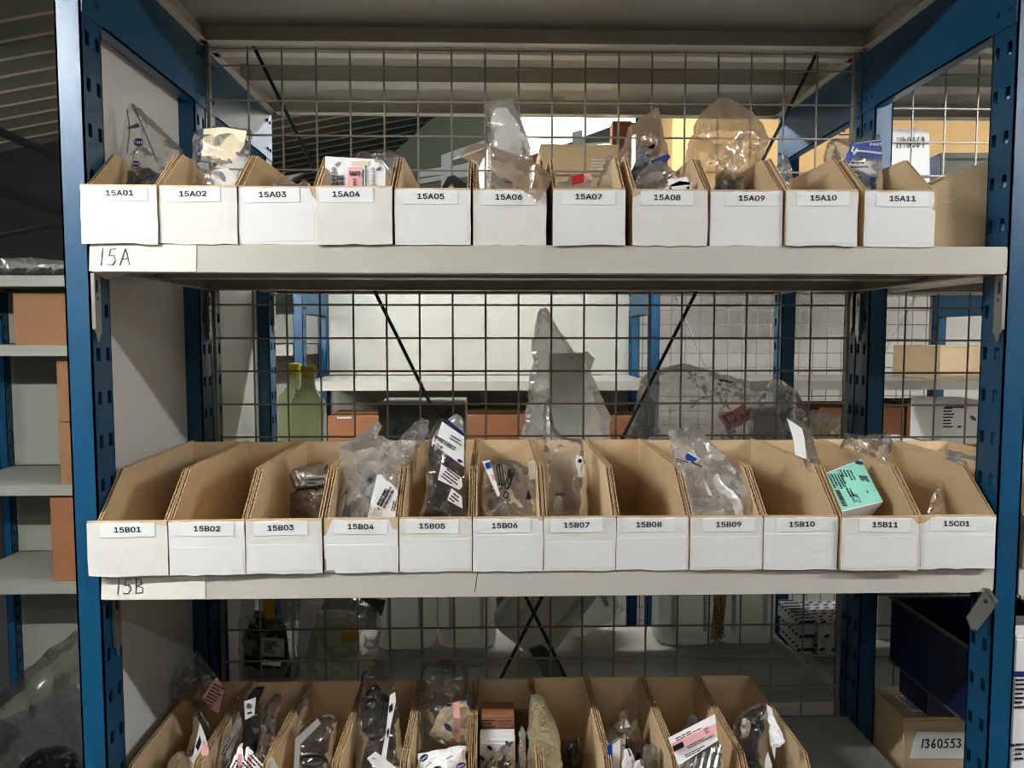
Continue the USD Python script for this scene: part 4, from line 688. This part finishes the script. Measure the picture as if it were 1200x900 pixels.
t.part('printed_shape', cat_([ring(597, 561, 6, 24, .058, -18), ring(598, 560, 3, 14, .058, -18), ring(593, 580, 5, 7, .05, -18), ring(585, 556, 3, 24, .06, 10), ring(588, 556, 3, 26, .06, 8), ring(582, 571, 14, 6, .055, 12)]), 'ink'); t.part('dark_print', cat_([slab([(595, 551), (599, 550), (601, 562), (596, 561)], .056, .0004), slab([(616, 585), (619, 573), (623, 583), (621, 586)], .05, .0004)]), 'ink')
t.part('grey_part', lump([(570, 620), (572, 585), (590, 580), (596, 592), (594, 620)], .06, .02, 216), 'grey_bag')
n = sticker(t, [(565, 541), (574, 539), (580, 560), (586, 580), (583, 582), (576, 566)], .045); n.part('blue_print', slab([(568, 543), (574, 541), (576, 548), (570, 550)], .0443, .0004), 'blue_print'); n.part('pink_print', slab([(575, 556), (579, 556), (581, 564), (578, 563)], .0443, .0004), 'pink')
t.part('white_block', slab([(619, 543), (627, 541), (629, 561), (621, 563)], .07, .01), 'hdpe')
t = bag('tall thin clear bag rising out of bin 15B07', [(634, 620), (637, 560), (636, 500), (638, 470), (646, 468), (649, 500), (660, 512), (682, 515), (688, 560), (690, 620)], (.07, .14), .02, 'clear', 217, crease=.006, folds=7)
n = sticker(t, [(674, 538), (682, 534), (686, 556), (681, 560), (678, 558)], .10, 'sticker'); n.part('dot', put(ell(2.5/ppm(.1), 2.5/ppm(.1)), *flat(679.5, 540, .1, 0, .0006)), 'ink'); t.part('brown_end', slab([(678, 560), (685, 558), (686, 563), (681, 574), (679, 570)], .10, .003), 'brown_bag'); t.part('oval_print', put(ell(6/ppm(.08), 1.8/ppm(.08)), *flat(656, 579, .08, 0)), 'logo')
t.part('small_part', lathe([(0, 0), (.006, 0), (.0065, .012), (.005, .018), (0, .02)], at(654, 600, .08), 12), 'haze')
t = bag('big clear bag with a blue printed mark spilling over bin 15B09', [(808, 620), (800, 575), (790, 540), (782, 506), (790, 500), (800, 502), (812, 497), (822, 505), (845, 530), (872, 558), (888, 572), (888, 586), (886, 620)], (.020, .08), .03, 'crinkle', 218, step=3.4, crease=.010, folds=16)
y = .02; n = sticker(t, [(803, 534), (806, 531), (818, 538), (813, 541), (804, 539)], y, 'blue_print', 'printed_mark'); sticker(t, [(805, 530), (810, 531), (821, 538), (817, 541)], y+.0008, 'sticker', 'white_patch'); pdash(t, 799, 541, 16, 5, 2, y, -20, 219, lo=.08, hi=.2); pdash(t, 816, 544, 14, 5, 1, y, -25, 220, lo=.1, hi=.3)
t.part('white_strap', bag_mesh([(835, 559), (841, 554), (846, 566), (858, 575), (868, 586), (873, 612), (863, 612), (858, 592), (846, 581), (838, 572)], .012, .004, 221, step=2.6, crease=.002), 'hdpe'); t.part('white_sheet', slab([(824, 560), (830, 570), (836, 582), (830, 580)], .02, .001), 'sticker')
t = bag('thin clear bag with a blank white card between bins 15B10 and 15B11', [(921, 492), (935, 490), (950, 505), (957, 530), (967, 556), (958, 560), (944, 548), (940, 530), (930, 515)], (.05, .14), .012, 'haze', 222, step=3, crease=.004); sticker(t, [(922, 490), (940, 502), (943, 515), (945, 538), (932, 533), (930, 515)], (.055, .115), 'sticker', 'white_card')
t = bag('clear film bag slumped behind bin 15B11', [(984, 525), (990, 506), (1010, 510), (1045, 508), (1045, 530), (1042, 545), (1010, 535)], (.16, .2), .02, 'clear', 223, step=3.4, crease=.007, folds=7)
t = thing('small_carton', 'small white carton with a mint-green label tilted in bin 15B11', 'box', at(1005, 620, .05))
P4 = [at(963, 556, .05), at(1009, 538, .085), at(1035, 588, .03), at(985, 600, .005)]; nrm = np.cross(P4[1]-P4[0], P4[3]-P4[0]); nrm /= np.linalg.norm(nrm); nrm *= -1 if nrm[1] < 0 else 1
def quadbox(q, d): 
    v = [p for p in q]+[p+nrm*d for p in q]; return trimesh.convex.convex_hull(np.array(v))
t.part('body', quadbox(P4, .03), 'sticker'); c4 = np.mean(P4, 0); Q4 = [c4+(p-c4)*np.array([.95, .95, .95])-nrm*.0006 for p in P4]; t.part('mint_label', quadbox(Q4, .0005), 'mint')
ex = (P4[3]-P4[0]); Lx = np.linalg.norm(ex); ex /= Lx; n2 = -nrm; ey = np.cross(n2, ex); Ly = np.linalg.norm(P4[1]-P4[0])
def onq(nm, mesh, a, b, m='ink', r=0): 
    o = P4[0]+(P4[3]-P4[0])*a+(P4[1]-P4[0])*b-nrm*.0009; r = math.radians(r); t.part(nm, put(mesh, o, ex*math.cos(r)+ey*math.sin(r), ey*math.cos(r)-ex*math.sin(r)), m)
onq('oval_logo', ell(.0055, .003), .08, .9, 'logo', 90); onq('logo_script', text('Ford', .002, False), .08, .9, 'ink_white', 90)
onq('small_print', dashes(Lx*.4, Ly*.35, 6, 224, .9), .3, .22); onq('barcode', bars(Lx*.42, .006, 225, 22), .72, .14); onq('small_print', dashes(Lx*.35, Ly*.25, 4, 226), .3, .52); onq('small_print', dashes(Lx*.3, Ly*.12, 2, 227), .72, .38)
onq('data_square', cat_([bx(a*.0013, a*.0013+.0012, b*.0013, b*.0013+.0012, 0, .0003) for a in range(-4, 4) for b in range(-4, 4) if (a*7+b*13+a*b) % 3 != 1]) if False else dashes(.010, .012, 8, 228, 1., lo=.1, hi=.2), .5, .82); onq('printed_frame', cat_([bx(-.006, .006, -.004, -.0034, 0, .0003), bx(-.006, .006, .0034, .004, 0, .0003), bx(-.006, -.0054, -.004, .004, 0, .0003), bx(.0054, .006, -.004, .004, 0, .0003)]), .85, .44); onq('lettering', text('F -', .0045, True), .85, .44, 'ink', 0); onq('lettering', text('1', .004, True), .82, .74, 'ink', 60); onq('printed_line', bx(-Lx*.45, Lx*.45, -.0003, .0003, 0, .0003), .5, .36)
t = bag('small pointed clear bag in bin 15C01', [(1083, 620), (1090, 585), (1101, 566), (1107, 578), (1114, 620)], (.05, .09), .018, 'haze', 229, step=2.8, crease=.005)
t = thing('silver_foil', 'crumpled silver foil packet behind the right front post', 'packet', at(1130, 550, .1)); t.part('film', bag_mesh([(1104, 560), (1110, 527), (1122, 529), (1135, 533), (1150, 535), (1160, 545), (1160, 560)], (.10, .15), .02, 230, step=2.6, crease=.007), 'foil')
# --- lowest row
t = bag('limp clear bag end hanging above the leftmost bin of the lowest row', [(201, 818), (206, 792), (219, 771), (231, 764), (245, 780), (262, 806), (264, 815), (257, 836), (240, 824), (222, 823)], (.20, .22), .02, 'smoke', 301, crease=.007, folds=7)
n = sticker(t, [(237, 817), (254, 793), (263, 808), (256, 836), (248, 832)], .192, 'pink'); pdash(n, 251, 815, 15, 30, 7, .1915, -30, 302, 'grey_part', lo=.1, hi=.3)
t = bag('grey film bag standing in the leftmost bin of the lowest row', [(213, 940), (218, 880), (226, 855), (229, 823), (240, 840), (252, 858), (254, 940)], (.10, .16), .02, 'smoke', 303, crease=.005)
t = bag('crinkled clear bag at the front of the leftmost bin, lowest row', [(192, 940), (196, 894), (206, 882), (222, 878), (232, 886), (232, 940)], (.06, .09), .03, 'clear', 304, step=3, crease=.008, folds=8); t.part('grey_part', lump([(198, 940), (202, 900), (226, 896), (228, 940)], .08, .02, 305), 'grey_part')
t = thing('label_strip', 'white and pink label strip upright in the leftmost bin, lowest row', 'label', at(232, 940, .06)); sticker(t, [(220, 940), (225, 892), (234, 847), (239, 860), (245, 878), (240, 940)], (.05, .10), 'sticker', 'card', .001); n = sticker(t, [(234, 900), (238, 866), (245, 878), (241, 905)], (.058, .072), 'pink', 'pink_print'); t.part('dark_print', slab([(229, 875), (234, 862), (236, 870), (232, 880)], .07, .0005), 'ink')
t = thing('grey_packet', 'thin grey packet leaning in the second bin of the lowest row', 'packet', at(270, 930, .1)); t.part('film', bag_mesh([(256, 930), (262, 872), (274, 846), (281, 832), (283, 850), (270, 890), (268, 930)], (.07, .12), .006, 306, step=3), 'grey_bag'); pdash(t, 268, 872, 30, 6, 2, .08, 62, 307, 'ink', lo=.05, hi=.2)
t = thing('dark_part', 'dark strip with a white tag in the second bin of the lowest row', 'part', at(295, 930, .12)); t.part('strip', lump([(283, 930), (284, 830), (290, 815), (304, 803), (312, 806), (304, 815), (302, 930)], (.12, .16), .01, 308), 'dark'); n = sticker(t, [(286, 822), (300, 817), (298, 838), (287, 844)], .125); n.part('ring_print', put(ell(3/ppm(.12), 3.4/ppm(.12)), *flat(292, 827, .1245, 0)), 'grey_part'); n.part('dash_print', slab([(290, 835), (295, 834), (295, 836), (290, 837)], .1245, .0004), 'ink')
t = bag('grey film packet at the right of the second bin, lowest row', [(303, 930), (306, 850), (308, 825), (320, 816), (331, 803), (329, 830), (322, 845), (322, 930)], (.12, .17), .012, 'smoke', 309)
t = bag('brownish film packet in front in the second bin of the lowest row', [(295, 930), (300, 880), (306, 850), (316, 838), (324, 840), (320, 880), (318, 930)], (.08, .11), .014, 'smoke', 310); t.part('contents', lump([(300, 930), (306, 870), (315, 848), (320, 880), (314, 930)], .105, .01, 311), 'brown_bag')
for k, px in enumerate(([(262, 940), (268, 900), (279, 876), (285, 870), (286, 940)], [(285, 940), (287, 880), (291, 875), (300, 884), (312, 900), (312, 940)])):
    t = thing('label_packet', ['pink and white printed packet, front left of the second bin, lowest row', 'white printed packet, front right of the second bin, lowest row'][k], 'packet', at(px[0][0]+8, 940, .05)); t.part('film', bag_mesh(px, (.04, .07), .008, 312+k, step=2.8, crease=.003), 'sticker'); pdash(t, px[0][0]+13, 895, 22, 22, 5, .042, 60 if k == 0 else -50, 314+k, lo=.06, hi=.2); t.part('pink_panel', slab([(px[2][0]-4, 906), (px[2][0], 884), (px[2][0]+5, 884), (px[2][0]+3, 906)], .042, .0004), 'pink')
t = bag('torn white packet edge at the right wall of the second bin, lowest row', [(310, 940), (311, 895), (318, 885), (326, 900), (330, 940)], (.04, .05), .004, 'milk', 316, step=2.8)
t = bag('small twist of film at the left wall of the third bin, lowest row', [(348, 860), (350, 835), (357, 820), (362, 818), (362, 830), (356, 845), (354, 862)], (.16, .18), .006, 'haze', 317, step=2.6)
t = bag('grey film bag of coiled black rings in the third bin, lowest row', [(343, 940), (345, 865), (358, 850), (372, 839), (392, 837), (395, 848), (390, 880), (380, 940)], (.07, .13), .03, 'smoke', 318, crease=.006, folds=6)
t.part('black_rings', cat_([tube([at(366+r*math.cos(a), 890+k*3+r*.45*math.sin(a), .085+.004*k) for a in np.linspace(0, 6.28, 21)], .0022, 6) for k, r in enumerate((15, 17, 14, 12))]), 'dark'); sticker(t, [(344, 905), (346, 866), (372, 842), (376, 848), (352, 872), (350, 905)], .062, 'milk', 'white_edge')
t = bag('tall dark film bag of parts in the fourth bin, lowest row', [(416, 940), (418, 860), (422, 800), (428, 782), (440, 772), (452, 776), (464, 800), (468, 850), (472, 880), (472, 940)], (.08, .19), .03, 'smoke', 319, step=4, crease=.007, folds=9)
t.part('dark_part', lump([(420, 860), (424, 815), (440, 800), (456, 818), (458, 860)], .17, .02, 320, .2), 'dark'); t.part('dark_part', lump([(416, 940), (420, 880), (436, 862), (452, 880), (452, 940)], .13, .02, 321, .2), 'grey_part')
n = sticker(t, [(446, 890), (452, 860), (457, 815), (463, 811), (464, 822), (458, 850), (452, 892)], .075, 'sticker', 'label_edge'); n.part('dark_print', cat_([slab([(456, 828), (460, 824), (460, 832), (456, 836)], .0742, .0004), slab([(453, 858), (455, 852), (456, 858), (454, 866)], .0742, .0004)]), 'ink'); t.part('print_cluster', cat_([ring(434, 791, 12, 7, .10, 10), ring(434, 791, 7, 4, .10, 10)]), 'ink')
t = thing('paper_tag', 'white paper tag at the front of the fourth bin, lowest row', 'tag', at(446, 920, .03)); sticker(t, [(430, 889), (440, 881), (452, 890), (464, 900), (464, 925), (450, 910)], .035, 'sticker', 'card', .0008); pdash(t, 438, 888, 5, 3, 1, .034, 0, 322)
t = bag('tall clear bag with a patterned packet inside, fifth bin of the lowest row', [(489, 880), (492, 800), (495, 778), (520, 771), (546, 776), (552, 800), (553, 880)], (.14, .20), .03, 'smoke', 323, step=4, crease=.006, folds=7)
n = t.part('patterned_packet', lump([(503, 860), (512, 838), (524, 823), (548, 820), (551, 845), (548, 872), (515, 870)], .16, .012, 324, .15), 'cream_paper'); t.part('pink_band', slab([(531, 824), (538, 822), (540, 868), (533, 868)], .149, .0004), 'pink')
for u, v, w, a in ((525, 852, 13, -50), (526, 826, 7, 0), (549, 824, 9, -70)): t.part('oval_print', put(ell(w/2/ppm(.145), w/4/ppm(.145)), *flat(u, v, .146, a)), 'logo')
t = thing('oval_packet', 'white packet printed with blue ovals, front of the fifth bin, lowest row', 'packet', at(518, 930, .06)); t.part('film', bag_mesh([(487, 940), (490, 884), (510, 879), (545, 873), (549, 940)], (.05, .08), .02, 325, crease=.003), 'sticker')
for u, v, a in ((497, 886, 40), (540, 895, 25), (512, 899, 20)): logo(t, u, v, 12, .045, a, squash=.6, lift=.004)
for u, v, a in ((505, 893, 42), (530, 885, 28)): pdash(t, u, v, 17, 2.5, 1, .044, a, 326, 'grey_part', lo=.06, hi=.2)
t = carton('small brown printed box in the sixth bin of the lowest row', xs(564, 850, .15), xs(603, 850, .15), .15, .19, ZC+.003, zs_(583, 839, .15), 'kraft_brown', False); pdash(t, 572, 853, 18, 24, 6, .15, 0, 327, 'ink', lo=.08, hi=.3); pdash(t, 594, 853, 20, 24, 6, .15, 0, 328, 'brown_bag', lo=.08, hi=.3)
t = carton('white packet box in front of the brown printed box, sixth bin', xs(562, 880, .12), xs(604, 880, .12), .12, .148, ZC+.003, zs_(583, 867, .12), 'sticker', False); 
for u, v in ((574, 876), (595, 871), (565, 888)): t.part('oval_print', put(ell(4/ppm(.12), 2/ppm(.12)), *flat(u, v, .12, -50)), 'logo')
t = thing('dome_part', 'grey-black domed part at the front of the sixth bin, lowest row', 'part', at(588, 930, .07)); t.part('dome', lathe([(.026, -.05), (.026, 0), (.024, .012), (.017, .021), (.008, .026), (0, .027)], at(588, 912, .07), 24), 'dark', smooth=40); t.part('film_cover', bag_mesh([(568, 930), (572, 895), (588, 874), (602, 868), (605, 930)], .045, .02, 329, step=3), 'smoke')
t = bag('clear tube-shaped film bag at the right wall of the sixth bin', [(606, 940), (608, 858), (612, 849), (616, 860), (616, 940)], (.06, .10), .012, 'haze', 330, step=2.8)
t = thing('bubble_wrap', 'yellowish bubble wrap roll standing in the seventh bin, lowest row', 'bubble wrap', at(640, 930, .08)); t.part('film', bag_mesh([(618, 940), (619, 850), (621, 815), (627, 813), (636, 816), (648, 840), (656, 862), (662, 940)], (.04, .13), .03, 331, step=2.6, crease=.006, folds=6), 'amber_bubble'); t.part('inner_fold', bag_mesh([(632, 858), (630, 830), (634, 828), (646, 858)], .07, .004, 332, step=2.5), 'amber_bubble')
t = thing('dark_packet', 'dark packet lying deep in the seventh bin, lowest row', 'packet', at(672, 930, .15)); t.part('film', bag_mesh([(656, 940), (658, 868), (678, 864), (682, 875), (682, 940)], .13, .03, 333, step=3.4, crease=.006), 'black_bag')
t = thing('dark_packet', 'dark brown film packet sticking up in the eighth bin, lowest row', 'packet', at(730, 930, .15)); t.part('film', bag_mesh([(706, 930), (708, 862), (722, 848), (732, 827), (739, 850), (746, 840), (752, 862), (756, 930)], (.13, .17), .02, 334, step=3, crease=.006), 'brown_bag'); sticker(t, [(733, 842), (738, 850), (739, 852), (732, 853)], .118, 'hdpe', 'white_edge')
t = bag('blue and white packet at the left of the eighth bin, lowest row', [(708, 940), (711, 874), (722, 866), (732, 858), (734, 880), (733, 940)], (.06, .09), .012, 'haze', 335); sticker(t, [(710, 930), (712, 873), (717, 872), (717, 930)], .052, 'blue_print', 'blue_panel'); sticker(t, [(718, 930), (718, 873), (727, 866), (726, 930)], .064, 'sticker', 'white_panel')
for k, px in enumerate(([(728, 898), (731, 880), (734, 870), (740, 878), (746, 895), (741, 905), (732, 915)], [(738, 915), (744, 890), (748, 881), (754, 892), (756, 930), (740, 930)])):
    t = thing('pull_tag', ['white pull tag, left of two in the eighth bin, lowest row', 'white pull tag, right of two in the eighth bin, lowest row'][k], 'tag', at(px[0][0]+5, 920, .05)); t.part('tag', lump(px, .05-.012*k, .004, 336+k, .2), 'sticker'); t.part('slot', slab([(px[2][0]+1, px[2][1]+8), (px[2][0]+3, px[2][1]+8), (px[2][0]+6, px[2][1]+16), (px[2][0]+4, px[2][1]+17)], .045-.012*k, .0006), 'grey_part')
t = thing('small_jar', 'small grey-green translucent jar in the eighth bin, lowest row', 'jar', at(762, 920, .09)); t.part('body', lathe([(0, -.04), (.010, -.04), (.010, .02), (.009, .024), (0, .024)], at(762, 897, .09), 16), 'haze'); t.part('contents', lathe([(0, -.038), (.0085, -.038), (.0085, .012), (0, .012)], at(762, 897, .09), 14), 'grey_card')
t = bag('clear bag of bright metal pins under a pink label, ninth bin', [(788, 940), (794, 893), (815, 880), (842, 868), (848, 890), (848, 940)], (.02, .05), .02, 'clear', 338)
for k in range(5): t.part('metal_pin', rod(at(800+9*k, 912+3*k-6*k, .04), at(806+9*k, 884-4*k+6, .06), .0045, 10), 'steel_part')
y = .03; n = sticker(t, [(783, 865), (838, 837), (841, 868), (795, 897)], (.02, .045), 'sticker', 'label_sticker', .0006); o = (.0205, .045); n.part('pink_band', slab([(786, 872), (839, 848), (840, 858), (789, 883)], (.0215, .036), .0004), 'pink')
for u, v, w, r, sd in ((808, 858, 38, 2, 339), (820, 868, 34, 2, 340), (818, 878, 36, 2, 341)): pdash(n, u, v, w, 5, r, .017, 27, sd, lo=.06, hi=.2)
n.part('dark_block', slab([(788, 875), (800, 869), (802, 875), (790, 881)], .0178, .0005), 'ink'); pdash(n, 828, 855, 6, 8, 4, .017, 27, 342, lo=.3, hi=.6)
t = thing('steel_pin', 'bright steel pin end showing behind the pink-labelled bag, ninth bin', 'pin', at(805, 900, .16)); t.part('pin', rod(at(800, 880, .20), at(812, 842, .15), .006, 12), 'steel_part'); t.part('collar', rod(at(806, 862, .175), at(808, 855, .165), .008, 12), 'steel_part')
t = bag('gaping grey film bag with a dark mouth in the last bin of the lowest row', [(858, 940), (857, 860), (862, 842), (872, 832), (892, 823), (903, 828), (900, 850), (902, 880), (908, 940)], (.06, .12), .045, 'smoke', 343, crease=.005, folds=5)
t.part('dark_mouth', lump([(872, 930), (874, 850), (884, 836), (897, 842), (900, 880), (902, 930)], .10, .03, 344), 'dark'); t.part('white_lump', lump([(867, 852), (872, 840), (880, 846), (878, 862), (870, 866)], .08, .01, 345), 'hdpe')
t = thing('paper_twist', 'twist of white paper at the right edge of the gaping grey bag', 'paper', at(910, 885, .06)); t.part('paper', bag_mesh([(898, 824), (904, 830), (909, 845), (918, 862), (919, 870), (912, 875), (902, 874), (901, 850)], (.03, .07), .008, 346, step=2.8, crease=.003), 'sticker'); t.part('torn_strip', slab([(904, 873), (909, 873), (908, 890), (906, 884)], .045, .0008), 'sticker'); t.part('torn_strip', slab([(894, 935), (897, 890), (900, 881), (905, 897), (903, 935)], .04, .0008), 'sticker')
